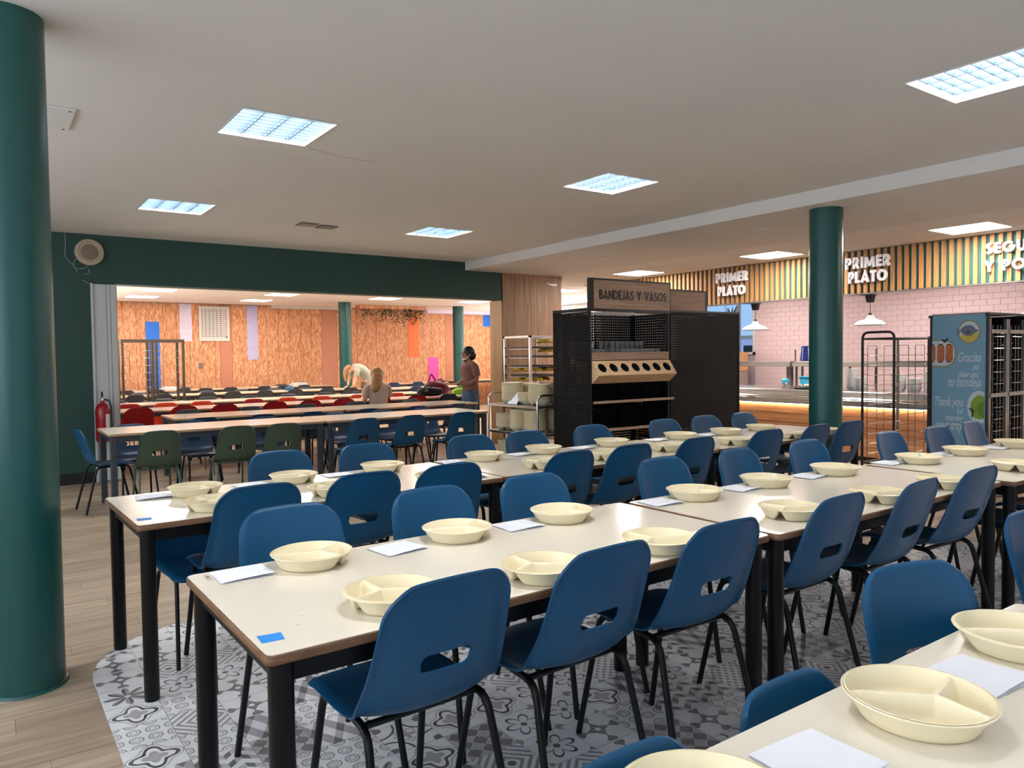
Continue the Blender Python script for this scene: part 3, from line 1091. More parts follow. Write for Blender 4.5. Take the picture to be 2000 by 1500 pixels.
# ------------------------------------------------------------------ serving line at the right
fa = struct('trim_3', MB().box(XF + 0.03, -3.5, 2.205, XF + 0.12, 10.4, ZR - 0.001), M['fascia_back'])
tag(fa, 'slatted wooden fascia over the serving counter with raised white lettering')
tag(MB().box(XF - 0.005, -3.5, 2.19, XF + 0.13, 10.4, 2.204).build('edge_trim', M['dull_steel'], fa), 'grey metal edge strip')
slat_me = MB().box(0, 0, 2.206, 0.035, 0.047, ZR - 0.003).mesh('slat', M['slat'], bevel=0.002)
y = 10.3
while y > -1.5:
    put('slat', slat_me, fa, (XF - 0.005, y, 0))
    y -= 0.0895
R_, U_ = (0, -1, 0), (0, 0, 1)
XL = XF - 0.022
for (txt, cap, wd, y0, z0) in [('PRIMER', 0.150, 0.60, 7.83, 2.535), ('PLATO', 0.150, 0.51, 7.79, 2.325), ('PRIMER', 0.150, 0.61, 5.655, 2.53), ('PLATO', 0.150, 0.52, 5.61, 2.34),
                               ('SEGUNDO', 0.125, 0.80, 3.93, 2.535), ('Y POSTRE', 0.125, 0.80, 3.945, 2.332)]:
    letters(txt, cap, wd, (XL, y0, z0), R_, U_, 0.03, M['sign_white'], fa, weight=0.23, gap=0.10)

# counter
ct = thing('serving_counter', 'long serving counter with a wood front and steel tray rails', 'counter', (0, 0, 0))
Y0, Y1 = -2.5, 9.4
for k in range(5):
    z = 0.06 + k * 0.127
    for (ya, yb) in ((-2.5, 0.9), (0.9, 4.2), (4.2, 6.9), (6.9, Y1)):
        MB().box(9.36, ya + 0.002, z + 0.002, 9.385, yb - 0.002, z + 0.123).build('front_board', M['counter_wood'], ct)
MB().box(9.385, Y0, 0.05, 10.3, Y1, 0.70).build('carcass', M['dark'], ct)
MB().box(9.42, Y0, 0, 10.3, Y1, 0.05).build('plinth', M['black'], ct)
tag(MB().box(9.33, Y0, 0.70, 9.345, Y1, 0.712).build('led_strip', M['led'], ct), 'glowing warm light strip')
MB().box(9.28, Y0, 0.712, 10.35, Y1, 0.79).build('steel_apron', M['steel'], ct, bevel=0.004)
MB().box(9.42, Y0, 0.79, 10.35, Y1, 0.875).build('steel_well', M['steel'], ct, bevel=0.004)
MB().box(9.36, Y0, 0.875, 10.4, Y1, 0.90).build('worktop', M['steel'], ct, bevel=0.006)
for x in (9.08, 9.17, 9.26):
    MB().tube([(x, Y0, 0.815), (x, Y1, 0.815)], 0.012, 8).build('tray_rail', M['chrome'], ct, smooth=0.7)
y = Y0 + 0.2
while y < Y1:
    MB().prism([(9.03, 0.80), (9.42, 0.80), (9.42, 0.74)], y - 0.012, y + 0.012, 'xzy').build('rail_bracket', M['steel'], ct)
    y += 1.15


def overshelf(y0, y1, label):
    t = thing('steel_overshelf', label, 'shelf', (0, 0, 0), 0, 'steel shelves over the counter')
    MB().box(10.08, y0, 1.215, 10.40, y1, 1.275).build('shelf_board', M['steel'], t, bevel=0.006)
    for yy in (y0 + 0.03, y1 - 0.03, y1 - 0.42):
        MB().tube([(10.3, yy, 0.901), (10.3, yy, 1.214)], 0.018, 8).build('post', M['dull_steel'], t, smooth=0.7)
    for yy in (y0 + 0.05, y1 - 0.42):
        MB().tube([(10.3, yy, 1.276), (10.3, yy, 1.47)], 0.012, 8).build('glass_holder', M['dull_steel'], t, smooth=0.7)
    MB().box(10.12, y0 + 0.02, 1.276, 10.36, y1 - 0.02, 1.296).build('tray_shelf', M['chrome'], t)
    return t


overshelf(6.86, 9.2, 'steel shelf on posts over the counter left of the teal column')
overshelf(6.2, 6.82, 'short steel shelf with bags partly hidden by the teal column')
overshelf(3.0, 6.05, 'steel shelf on posts over the counter right of the teal column')
t = thing('pass_frame', 'grey steel frame post standing on the counter left of the column', 'frame', (0, 0, 0))
MB().box(10.2, 6.93, 0.901, 10.28, 7.0, 1.21).build('post', M['dull_steel'], t)
MB().box(10.17, 6.90, 0.901, 10.31, 7.03, 0.912).build('foot', M['steel'], t)

# pendants
for (y, lb) in [(5.51, 'white enamel pendant lamp right of the teal column'), (7.36, 'white enamel pendant lamp beside the black shelf unit'), (3.55, 'white enamel pendant lamp beyond the sign panel'), (1.6, 'white enamel pendant lamp outside the view')]:
    t = thing('pendant_lamp', lb, 'lamp', (9.92, y, 0), 0, 'pendant lamps over the counter')
    MB().lathe([(0.062, 2.19), (0.068, 2.19), (0.05, 2.10), (0.046, 2.095), (0.0, 2.09)], n=20).build('ceiling_cup', M['black'], t, smooth=0.6)
    MB().box(-0.32, -0.06, 2.190, 0.06, 0.06, 2.2035).build('bracket', M['black'], t)
    MB().tube([(0, 0, 2.09), (0, 0, 1.95)], 0.004, 6).build('cord', M['black'], t)
    MB().lathe([(0.0, 1.955), (0.018, 1.95), (0.022, 1.92)], n=14).build('cord_cap', M['black'], t, smooth=0.6)
    MB().lathe([(0.02, 1.925), (0.045, 1.915), (0.06, 1.88), (0.085, 1.865), (0.15, 1.845), (0.185, 1.82), (0.205, 1.795), (0.213, 1.79), (0.205, 1.786), (0.18, 1.81), (0.14, 1.835), (0.05, 1.86), (0.02, 1.91)], n=36).build('shade', M['lamp_white'], t, smooth=0.8)

# kitchen back wall with pink tiles and a window at its far end
wt = struct('wall_right', MB().box(XT + 0.012, -3.7, 0, XT + 0.2, 9.52, 3.0).box(XT + 0.012, 9.52, 0, XT + 0.2, 11.4, 1.45).box(XT + 0.012, 9.52, 2.6, XT + 0.2, 11.4, 3.0).box(XT + 0.012, 11.2, 0, XT + 0.2, 11.6, 3.0), M['grout'])
tw, th = 0.198, 0.0925
tile_me = MB().box(0, 0.002, 0.002, 0.012, tw - 0.002, th - 0.002).mesh('wall_tile', M['pink_tile'])
cells = []
k = 0
z = 0.0
while z < 2.72:
    y = 9.50 - tw - (tw / 2 if k % 2 else 0)
    while y > -1.0:
        vis = 0.95 < z < 2.5 and y > 3.2
        cells.append((0 if vis else 1, -z if vis else 0, y, z))
        y -= tw
    z += th
    k += 1
k2 = 1
for zz in range(30):
    if zz % 2 and zz * th < 2.72:
        half = MB().box(XT, 9.50 - tw / 2 + 0.002, zz * th + 0.002, XT + 0.012, 9.498, (zz + 1) * th - 0.002)
        half.build('wall_tile', M['pink_tile'], wt)
cells.sort(key=lambda c: (c[0], abs(c[3] - 1.95)))
rest = MB()
for i, (q, _, y, z) in enumerate(cells):
    if i < 280:
        put('wall_tile', tile_me, wt, (XT, y, z))
    else:
        rest.box(XT, y + 0.002, z + 0.002, XT + 0.012, y + tw - 0.002, z + th - 0.002)
tag(rest.build('wall_tiles_beyond', M['pink_tile'], wt), kind='stuff')
struct('wall_kitchen', MB().box(XF + 0.6, 11.2, 0, 13.2, 11.4, 3.0), M['white_paint'])
wd = struct('window_1', MB().box(XT - 0.01, 9.50, 1.40, XT + 0.2, 9.56, 2.62).box(XT - 0.01, 11.1, 1.40, XT + 0.2, 11.2, 2.62).box(XT - 0.01, 9.5, 2.56, XT + 0.2, 11.2, 2.62).box(XT - 0.01, 9.5, 1.40, XT + 0.2, 11.2, 1.45), M['white_paint'])
MB().box(XT + 0.05, 9.93, 1.45, XT + 0.1, 9.99, 2.56).build('mullion', M['white_paint'], wd)
pane = G('window_glass')
pane.b.inputs['Base Color'].default_value = (1, 1, 1, 1)
pane.b.inputs['Transmission Weight'].default_value = 1.0
pane.b.inputs['IOR'].default_value = 1.02
pane.set(0.0, 0, 0.2)
M['pane'] = pane.m
MB().box(XT + 0.07, 9.56, 1.45, XT + 0.074, 11.1, 2.56).build('pane', M['pane'], wd)
bl = thing('building', 'pale building seen through the kitchen window', 'building', (22, 15.5, 0))
MB().box(0, 0, 0, 3, 5, 1.95).build('facade', M['lav_pale'], bl)
MB().box(-0.1, -0.1, 1.95, 3.1, 5.1, 2.05).build('roof', M['beige_pl'], bl)
for k in range(3):
    MB().box(-0.03, 0.5 + k * 1.5, 1.1, 0.0, 1.3 + k * 1.5, 1.7).build('window', M['black'], bl)
sh = thing('potted_palm', 'dark green palm leaves before the kitchen window', 'plant', (12.62, 9.95, 2.005))
MB().lathe([(0.06, -0.55), (0.09, -0.4)], n=16).build('pot', M['black_pl'], sh)
lf = MB()
for k in range(16):
    a = k * 2.4
    b = random.uniform(0.25, 0.5)
    tip = Vector((math.cos(a) * 0.16, math.sin(a) * 0.22, b))
    mid = Vector((math.cos(a) * 0.09, math.sin(a) * 0.12, b * 0.72))
    sd = Vector((-math.sin(a), math.cos(a), 0)) * 0.016
    lf.add([Vector((0, 0, -0.4)), mid + sd, tip, mid - sd], [(0, 1, 2, 3)])
tag(lf.build('fronds', M['leaf'], sh), kind='stuff')
cb = thing('oven_cabinet', 'wooden cabinet over a dark oven at the kitchen end', 'cabinet', (11.9, 9.45, 0))
MB().box(0, 0, 1.08, 0.6, 1.5, 1.45).build('cupboard', M['card'], cb)
MB().box(-0.012, 0.02, 1.27, 0.0, 1.48, 1.44).build('door', M['card'], cb)
MB().box(-0.012, 0.02, 1.09, 0.0, 1.48, 1.26).build('door', M['card'], cb)
MB().box(0, 0, 0.0, 0.6, 1.5, 1.07).build('body', M['steel'], cb)
MB().box(-0.015, 0.02, 0.84, 0.0, 1.48, 1.06).build('oven_glass', M['black_pl'], cb)
MB().tube([(-0.05, 0.1, 0.98), (-0.05, 1.4, 0.98)], 0.018, 8).build('handle', M['dull_steel'], cb)

# things on the counter and the shelf
def soft(mb_fn, name, mat, parent, loc=None, **kw):
    return mb_fn.build(name, mat, parent, smooth=0.9, bevel=0.02, seg=3, loc=loc)


for (y, m, lb) in [(6.62, 'cloth_blue', 'dark blue insulated bag on the steel shelf'), (6.40, 'cloth_green', 'green and blue insulated bag on the steel shelf')]:
    t = thing('insulated_bag', lb + ' left of the column', 'bag', (10.24, y, 1.298))
    MB().prism([(-0.11, 0), (0.11, 0), (0.08, 0.22), (-0.08, 0.22)], -0.1, 0.1, 'yzx').build('pouch', M['cloth_blue'], t, bevel=0.01, seg=2)
    MB().prism([(-0.09, 0.13 if m == 'cloth_green' else 0.19), (0.09, 0.13 if m == 'cloth_green' else 0.19), (0.075, 0.226), (-0.075, 0.226)], -0.104, 0.104, 'yzx').build('flap', M[m], t, bevel=0.004)
    for s_ in (-0.05, 0.06):
        MB().tube([(-0.112, s_, 0.01), (-0.108, s_ * 0.8, 0.215)], 0.005, 6).build('strap', M['print_white'], t)
t = thing('storage_tub', 'light blue plastic tub on the counter left of the column', 'tub', (10.05, 6.47, 0.901))
MB().prism([(-0.12, 0), (0.12, 0), (0.14, 0.15), (-0.14, 0.15)], -0.1, 0.1, 'yzx').build('body', M['cyan_pl'], t, bevel=0.008, seg=2)
MB().box(-0.115, -0.15, 0.15, 0.115, 0.15, 0.17).build('lid', M['cyan_pl'], t, bevel=0.006)
t = thing('sanitiser_bottle', 'small clear bottle with light blue cap on the counter', 'bottle', (9.62, 6.62, 0.901))
MB().lathe([(0.0, 0), (0.045, 0), (0.045, 0.07), (0.02, 0.09)], n=18).build('body', M['glass'], t, smooth=0.7)
MB().lathe([(0.05, 0.085), (0.05, 0.13), (0.03, 0.145), (0.0, 0.147)], n=18).build('cap', M['cyan_pl'], t, smooth=0.7)
t = thing('wrapper_tray', 'dark serving tray heaped with wrapped snacks on the counter', 'tray', (9.72, 6.22, 0.901))
MB().prism([(-0.15, 0), (0.15, 0), (0.17, 0.02), (-0.17, 0.02)], -0.22, 0.22, 'xzy').build('tray_base', M['black_pl'], t, bevel=0.004)
for k in range(7):
    w_ = thing('wrapped_snack', 'wrapped snack on the dark counter tray, %s from the right end' % ORD[k], 'snack', (9.66 + 0.1 * (k % 2), 6.07 + 0.055 * k, 0.923), k * 0.9, 'wrapped snacks on the tray')
    MB().lathe([(0.0, -0.05), (0.02, -0.045), (0.026, 0), (0.02, 0.045), (0.0, 0.05)], (0, 0, 0.026), 10, axis='y').build('wrapper', M['wrap'], w_, smooth=1.0)
    MB().box(-0.02, 0.045, 0.02, 0.02, 0.075, 0.03).build('end_flap', M['wrap'], w_)


# ------------------------------------------------------------------ bowls and napkins
def bowl_mesh(name, nr, na, seam=True):
    R, D, Tk = 0.130, 0.043, 0.003
    J = Vector((0.03, 0.0))
    segs = [(J, Vector((-0.14, 0))), (J, Vector((0.10, 0.1))), (J, Vector((0.10, -0.1)))]

    def sd(p, a, b):
        d = b - a
        t = max(0, min(1, (p - a).dot(d) / d.length_squared))
        return (p - (a + d * t)).length

    def h(x, y):
        p = Vector((x, y))
        r = p.length
        if r > R - 0.008:
            return D - 0.002 * max(0, (r - (R - 0.004)) / 0.004)
        d = min(min(sd(p, a, b) for a, b in segs) - 0.0042, R - 0.009 - r)
        if d <= 0:
            return D - 0.003
        t = min(1, d / 0.026)
        t = (t * t * (3 - 2 * t)) * 0.45 + (1 - (1 - t) ** 2) * 0.55 if t < 1 else 1
        return D - 0.003 - (D - 0.003) * t
    mb = MB()
    rad = [R * (k / nr) ** 0.85 for k in range(1, nr)] + [R - 0.004, R]
    top = [(0, 0, h(0, 0))]
    for r in rad:
        for k in range(na):
            a = 2 * PI * k / na
            x, y = r * math.cos(a), r * math.sin(a)
            top.append((x, y, h(x, y)))
    fs = []
    for k in range(na):
        fs.append((0, 1 + k, 1 + (k + 1) % na))
    for i in range(len(rad) - 1):
        o = 1 + i * na
        for k in range(na):
            k2 = (k + 1) % na
            fs.append((o + k, o + na + k, o + na + k2, o + k2))
    me = bpy.data.meshes.new('tmp')
    me.from_pydata(top, [], fs)
    bm = bmesh.new()
    bm.from_mesh(me)
    bmesh.ops.recalc_face_normals(bm, faces=bm.faces)
    if sum(f.normal.z for f in bm.faces) < 0:
        bmesh.ops.reverse_faces(bm, faces=bm.faces)
    bm.normal_update()
    tops = list(bm.verts)
    low = {v: bm.verts.new(v.co - v.normal * Tk - Vector((0, 0, 0.0008))) for v in tops}
    tf = list(bm.faces)
    be = [e for e in bm.edges if len(e.link_faces) == 1]
    rim = [(e.verts[0], e.verts[1]) for e in be]
    for f in tf:
        bm.faces.new([low[v] for v in reversed(f.verts)])
    for a_, b_ in rim:
        bm.faces.new((a_, b_, low[b_], low[a_]))
    bmesh.ops.recalc_face_normals(bm, faces=bm.faces)
    zmin = min(v.co.z for v in bm.verts)
    for v in bm.verts:
        v.co.z -= zmin
    bm.to_mesh(me)
    bm.free()
    me.name = name
    me.materials.append(M['bowl'])
    me.polygons.foreach_set('use_smooth', [True] * len(me.polygons))
    me.set_sharp_from_angle(angle=0.9)
    return me


BOWL = bowl_mesh('bowl', 44, 132)
BOWL_LO = bowl_mesh('bowl_low', 9, 24)


def napkin_mesh():
    mb = MB()
    n = 8
    L, Wd = 0.165, 0.15
    for lay, (dz, s_) in enumerate(((0.0008, 1.0), (0.0035, 0.985))):
        vs = []
        for i in range(n + 1):
            for j in range(n + 1):
                x, y = (i / n - 0.5) * L * s_, (j / n - 0.5) * Wd * s_
                z = dz + lay * 0.006 * (i / n) * (1 - j / n) ** 2 + 0.0015 * lay * math.sin(3 * i / n)
                vs.append((x, y, z))
        fs = [(i * (n + 1) + j, (i + 1) * (n + 1) + j, (i + 1) * (n + 1) + j + 1, i * (n + 1) + j + 1) for i in range(n) for j in range(n)]
        mb.add(vs, fs)
    me = mb.mesh('napkin', M['paper'], smooth=1.0, recalc=False)
    return me


NAPKIN = napkin_mesh()
TOPZ = 0.75


def bowls(pts, ang, where, jitter=0.12):
    for i, (x, y) in enumerate(pts):
        o = put('meal_bowl', BOWL, None, (x, y, TOPZ + 0.0004), ang + random.uniform(-jitter, jitter))
        tag(o, 'cream three-part bowl, %s, %s from the left' % (where, ORD[i]), 'bowl', 'cream three-part bowls')


def napkins(pts, where):
    for i, (x, y) in enumerate(pts):
        o = put('paper_napkin', NAPKIN, None, (x, y, TOPZ + 0.0002), random.uniform(-0.12, 0.12))
        tag(o, 'folded white paper napkin, %s, %s from the left' % (where, ORD[i]), 'napkin', 'white paper napkins')


bowls([(0.87, 2.36), (1.43, 2.37), (1.93, 2.37), (2.70, 2.34), (3.24, 2.34), (3.84, 2.33), (4.60, 2.25), (5.18, 2.24), (5.84, 2.20)], -0.40, 'back side of the middle laid row')
bowls([(0.90, 1.84), (1.38, 1.79), (1.90, 1.80), (2.70, 1.83), (3.30, 1.78), (3.87, 1.77), (4.73, 1.77)], PI - 0.5, 'front side of the middle laid row')
bowls([(0.87, 3.96), (1.39, 4.02), (1.94, 4.06), (2.67, 4.07), (3.18, 4.10), (3.82, 4.10), (4.54, 4.08), (5.06, 4.05), (5.55, 4.06)], -0.40, 'back side of the rear laid row')
bowls([(0.85, 3.53), (1.42, 3.52), (2.0, 3.50), (2.76, 3.56), (3.3, 3.56), (3.92, 3.63), (4.57, 3.56), (5.24, 3.52), (5.68, 3.54)], PI - 0.4, 'front side of the rear laid row')
bowls([(0.82, 0.69), (1.385, 0.675), (1.885, 0.70)], -0.75, 'back side of the nearest table', 0.03)
napkins([(0.655, 2.385), (1.18, 2.36), (1.72, 2.385), (2.50, 2.365), (3.06, 2.365), (3.65, 2.37), (4.45, 2.35), (5.12, 2.32), (5.69, 2.26)], 'back side of the middle laid row')
napkins([(1.12, 1.86), (1.62, 1.80), (2.12, 1.82), (2.93, 1.87), (3.52, 1.80)], 'front side of the middle laid row')
napkins([(0.69, 4.02), (1.17, 4.04), (1.67, 4.08), (2.45, 4.12), (3.0, 4.12), (3.55, 4.12), (4.32, 4.12), (4.92, 4.1)], 'back side of the rear laid row')
napkins([(1.11, 3.54), (1.67, 3.55), (2.22, 3.54)], 'front side of the rear laid row')
napkins([(1.10, 0.695), (1.66, 0.69)], 'back side of the nearest table')


# ------------------------------------------------------------------ tables
def make_table(L, D, grey=False):
    t = thing('dining_table', 'x', 'table')
    z0 = TOPZ - 0.026
    poly = []
    r = 0.02
    for cx, cy, a0 in ((L - r, D - r, 0), (r, D - r, PI / 2), (r, r, PI), (L - r, r, 1.5 * PI)):
        for k in range(4):
            a = a0 + k * PI / 6
            poly.append((cx + r * math.cos(a), cy + r * math.sin(a)))
    em = M['edge_pale'] if grey else M['edge']
    mb = MB().prism(poly, z0, TOPZ - 0.0012)
    me = mb.mesh('edge_band', em, bevel=0.004, seg=2, smooth=0.8)
    put('core_board', me, t)
    ins = 0.0035
    poly2 = [(ins + (L - 2 * ins) * x / L, ins + (D - 2 * ins) * y / D) for x, y in poly]
    MB().prism(poly2, TOPZ - 0.0012, TOPZ).build('laminate_top', M['laminate'], t)
    lm = M['grey_leg'] if grey else M['leg']
    i_ = 0.045
    for x in (i_, L - i_):
        for y in (i_, D - i_):
            if grey:
                MB().box(x - 0.027, y - 0.027, 0.0, x + 0.027, y + 0.027, z0).build('leg', lm, t, bevel=0.004)
            else:
                o = MB().lathe([(0.026, 0.0), (0.029, 0.004), (0.029, 0.012), (0.030, 0.014), (0.030, z0)], (x, y, 0), 20).build('leg', lm, t, smooth=0.6)
    for (a, b, c, d) in ((i_, i_ - 0.012, L - i_, i_ + 0.012), (i_, D - i_ - 0.012, L - i_, D - i_ + 0.012), (i_ - 0.012, i_, i_ + 0.012, D - i_), (L - i_ - 0.012, i_, L - i_ + 0.012, D - i_)):
        MB().box(a, b, z0 - 0.055, c, d, z0 - 0.0005).build('apron_rail', lm, t)
    t.location = (0, 0, -50)
    return register(t)


def place_tables(proto, spots, grp):
    for i, (x, y, rz, lb) in enumerate(spots):
        o = proto if i == 0 else copy_tree(proto)
        o.location, o.rotation_euler.z = (x, y, 0), rz
        tag(o, lb, 'table', grp)
        TABLES.append(o)


TABLES = []
tb = make_table(1.86, 0.80)
place_tables(tb, [(0.51, 1.68, 0.005, 'cream table with blue tape patch, left end of the middle laid row'), (2.39, 1.672, -0.008, 'cream table in the middle of the middle laid row'), (4.28, 1.61, -0.015, 'cream table at the right end of the middle laid row'),
                  (0.51, 3.355, 0.028, 'cream table with blue tape patch, left end of the rear laid row'), (2.38, 3.42, 0.012, 'cream table in the middle of the rear laid row'), (4.26, 3.44, 0.012, 'cream table at the right end of the rear laid row'),
                  (0.375, 0.035, 0.0, 'nearest cream table in the bottom right corner'), (2.25, 0.03, 0.0, 'cream table beyond the right photo edge')], 'cream laid tables')
# tape patches and scuffs move with their tables
for o, (x, y) in ((TABLES[0], (0.047, 0.115)), (TABLES[3], (0.05, 0.125))):
    s_ = MB().add([(-0.03, -0.026, 0.0004), (0.024, -0.03, 0.0004), (0.031, 0.022, 0.0004), (-0.026, 0.03, 0.0004)], [(0, 1, 2, 3)])
    tag(s_.build('tape_patch', M['tape'], o, loc=(x, y, TOPZ)), 'piece of bright blue tape')
me = text_mesh('1 MG 1', 0.022, 0.0004, M['scuff'], 0.0)
w_ = put('pencil_mark', me, TABLES[0])
w_.matrix_local = basis((0.045, 0.77, TOPZ + 0.0004), (0, -1, 0), (1, 0, 0))
for (x, y, a) in ((0.16, 0.22, 0.3), (0.13, 0.16, 0.1), (0.3, 0.3, 0.8)):
    MB().add([(-0.006, -0.001, 0.0004), (0.006, -0.001, 0.0004), (0.006, 0.001, 0.0004), (-0.006, 0.001, 0.0004)], [(0, 1, 2, 3)]).build('scratch', M['scuff'], TABLES[0], loc=(x, y, TOPZ)).rotation_euler.z = a

tg = make_table(2.08, 0.80, True)
spots = [(0.96, 7.75, 0, 'grey-legged empty table, left half of the row with green chairs'), (3.06, 7.72, 0, 'grey-legged empty table, right half of the row with green chairs'),
         (1.83, 9.28, 0, 'empty table left half of the second empty row in the opening'), (3.925, 9.28, 0, 'empty table right half of the second empty row in the opening')]
FARROWS = [(10.95, [0.85, 2.95, 5.05], 'red-chair row'), (12.55, [0.75, 2.85, 4.95], 'row behind the red chairs'), (15.5, [0.68, 2.78, 4.88], 'third row of the far room'), (18.05, [1.05, 3.15, 5.25], 'last row by the board wall'),
           (14.7, [7.35], 'short row before the hanging plants'), (17.6, [8.35], 'short row under the hanging plants'), (18.3, [11.05], 'short row beside the far column')]
for y, xs, nm in FARROWS:
    for i, x in enumerate(xs):
        spots.append((x, y, 0, 'pale empty table, %s of the %s' % (ORD[i], nm)))
place_tables(tg, spots, 'pale empty tables')


# ------------------------------------------------------------------ chairs
def catmull(pts, n):
    out = []
    for i in range(len(pts) - 1):
        p0, p1, p2, p3 = pts[max(i - 1, 0)], pts[i], pts[i + 1], pts[min(i + 2, len(pts) - 1)]
        for k in range(n):
            t = k / n
            out.append(tuple(0.5 * ((2 * p1[c]) + (-p0[c] + p2[c]) * t + (2 * p0[c] - 5 * p1[c] + 4 * p2[c] - p3[c]) * t * t + (-p0[c] + 3 * p1[c] - 3 * p2[c] + p3[c]) * t ** 3) for c in range(len(p1))))
    out.append(pts[-1])
    return out


def shell_mesh(mat):
    # y, z, half width, edge lift towards the sitter
    P = [(0.215, 0.472, 0.190, -0.012), (0.195, 0.494, 0.198, -0.006), (0.12, 0.501, 0.203, 0.004), (0.0, 0.494, 0.207, 0.010), (-0.11, 0.493, 0.212, 0.02),
         (-0.175, 0.503, 0.218, 0.036), (-0.212, 0.530, 0.219, 0.048), (-0.234, 0.575, 0.213, 0.045), (-0.253, 0.635, 0.206, 0.038), (-0.275, 0.715, 0.199, 0.031), (-0.296, 0.795, 0.193, 0.025), (-0.312, 0.865, 0.188, 0.018)]
    pr = catmull(P, 4)
    # arc length from the top
    L = [0.0]
    for a, b in zip(pr, pr[1:]):
        L.append(L[-1] + math.hypot(b[0] - a[0], b[1] - a[1]))
    tot = L[-1]
    # resample with finer steps at both ends
    fr = [0, 0.008, 0.02, 0.04, 0.07] + [0.1 + 0.72 * k / 26 for k in range(27)] + [0.85, 0.88, 0.905, 0.93, 0.95, 0.967, 0.98, 0.99, 0.996, 1.0]

    def at(f):
        d = f * tot
        for i in range(len(L) - 1):
            if L[i + 1] >= d - 1e-9:
                t = (d - L[i]) / (L[i + 1] - L[i])
                return [pr[i][c] + (pr[i + 1][c] - pr[i][c]) * t for c in range(4)]
        return list(pr[-1])
    nt = 20
    rows, nrmrow = [], []
    for f in fr:
        y, z, w, lift = at(f)
        y2, z2, *_ = at(min(1, f + 0.01))
        y1, z1, *_ = at(max(0, f - 0.01))
        ty, tz = y2 - y1, z2 - z1
        l_ = math.hypot(ty, tz)
        ny, nz = tz / l_, -ty / l_          # seat: up; back: forward
        e_top, e_fr = (1 - f) * tot, f * tot
        wf = w
        r = 0.088
        if e_top < r:
            w = w - r + math.sqrt(max(0, r * r - (r - e_top) ** 2))
        r = 0.05
        if e_fr < r:
            w = w - r + math.sqrt(max(0, r * r - (r - e_fr) ** 2))
        row = []
        for j in range(nt + 1):
            t = -1 + 2 * j / nt
            t = math.copysign(abs(t) ** 0.85, t)
            d = lift * (abs(w * t) / wf) ** 2.6
            # rolled rim
            rim = 0.0
            de = min((1 - abs(t)) * max(w, 0.05), e_top, e_fr)
            if de < 0.012:
                rim = -0.010 * (1 - de / 0.012) ** 2
            crown = 0.016 * (1 - (w * t / 0.2) ** 2) * max(0, 1 - e_top / 0.12)
            row.append(Vector((w * t, y + ny * (d + rim), z + nz * (d + rim) + crown)))
        rows.append(row)
    nr = len(rows)
    bm = bmesh.new()
    vg = [[bm.verts.new(p) for p in row] for row in rows]
    for i in range(nr - 1):
        for j in range(nt):
            bm.faces.new((vg[i][j], vg[i][j + 1], vg[i + 1][j + 1], vg[i + 1][j]))
    bmesh.ops.remove_doubles(bm, verts=bm.verts, dist=1e-5)
    bmesh.ops.recalc_face_normals(bm, faces=bm.faces)
    up_ = sum(f.normal.z for f in bm.faces)
    if up_ < 0:
        bmesh.ops.reverse_faces(bm, faces=bm.faces)
    bmesh.ops.solidify(bm, geom=list(bm.faces), thickness=0.007)
    bmesh.ops.recalc_face_normals(bm, faces=bm.faces)
    me = bpy.data.meshes.new('seat_shell')
    bm.to_mesh(me)
    bm.free()
    me.materials.append(mat)
    # hand slot
    poly = []
    hw, hh, r = 0.076, 0.025, 0.020
    for cx, cz, a0 in ((hw - r, hh - r, 0), (-hw + r, hh - r, PI / 2), (-hw + r + 0.0, -hh + r, PI), (hw - r, -hh + r, 1.5 * PI)):
        for k in range(5):
            a = a0 + k * PI / 8
            poly.append((cx + r * math.cos(a), cz + r * math.sin(a) + 0.646))
    me = boolean_cut(me, MB().prism(poly, -0.40, -0.15, 'xzy'))
    me.polygons.foreach_set('use_smooth', [True] * len(me.polygons))
    me.set_sharp_from_angle(angle=0.7)
    me.name = 'seat_shell'
    return me


def bend(pts, r=0.03, n=4):
    """round the corners of a polyline"""
    pts = [Vector(p) for p in pts]
    out = [pts[0]]
    for i in range(1, len(pts) - 1):
        a, b, c = pts[i - 1], pts[i], pts[i + 1]
        p = b + (a - b).normalized() * r
        q = b + (c - b).normalized() * r
        for k in range(n + 1):
            t = k / n
            out.append(p * (1 - t) ** 2 + b * 2 * t * (1 - t) + q * t * t)
    out.append(pts[-1])
    return out


SHELL0 = shell_mesh(M['blue'])


def make_chair(mat, legmat):
    t = thing('plastic_chair', 'x', 'chair')
    me = SHELL0 if mat is M['blue'] else SHELL0.copy()
    if mat is not M['blue']:
        me.materials[0] = mat
    put('seat_shell', me, t)
    key = legmat.name
    if key not in LEGS:
        ls = []
        for sx in (-1, 1):
            ls.append(MB().tube(bend([(0.165 * sx, 0.02, 0.478), (0.182 * sx, -0.175, 0.474), (0.212 * sx, -0.295, 0.0)], 0.05), 0.0115, 10).mesh('leg', legmat, smooth=0.8))
            ls.append(MB().tube(bend([(0.150 * sx, -0.06, 0.476), (0.165 * sx, 0.135, 0.476), (0.192 * sx, 0.235, 0.0)], 0.05), 0.0115, 10).mesh('leg', legmat, smooth=0.8))
        br = [MB().tube([(-0.17, yy, 0.472), (0.17, yy, 0.472)], 0.010, 8).mesh('crossbar', legmat, smooth=0.8) for yy in (-0.13, 0.09)]
        LEGS[key] = (ls, br)
    for l_ in LEGS[key][0]:
        put('leg', l_, t)
    for b_ in LEGS[key][1]:
        put('crossbar', b_, t)
    t.location = (0, 0, -50)
    return t


LEGS = {}
PROTO = {'blue': make_chair(M['blue'], M['legblack']), 'green': make_chair(M['greenp'], M['leggreen']), 'red': make_chair(M['red'], M['legblack']),
         'orange': make_chair(M['orange'], M['legblack']), 'charcoal': make_chair(M['charcoal'], M['dull_steel']), 'navy': make_chair(M['navy'], M['legblack'])}
register(None)
USED = set()


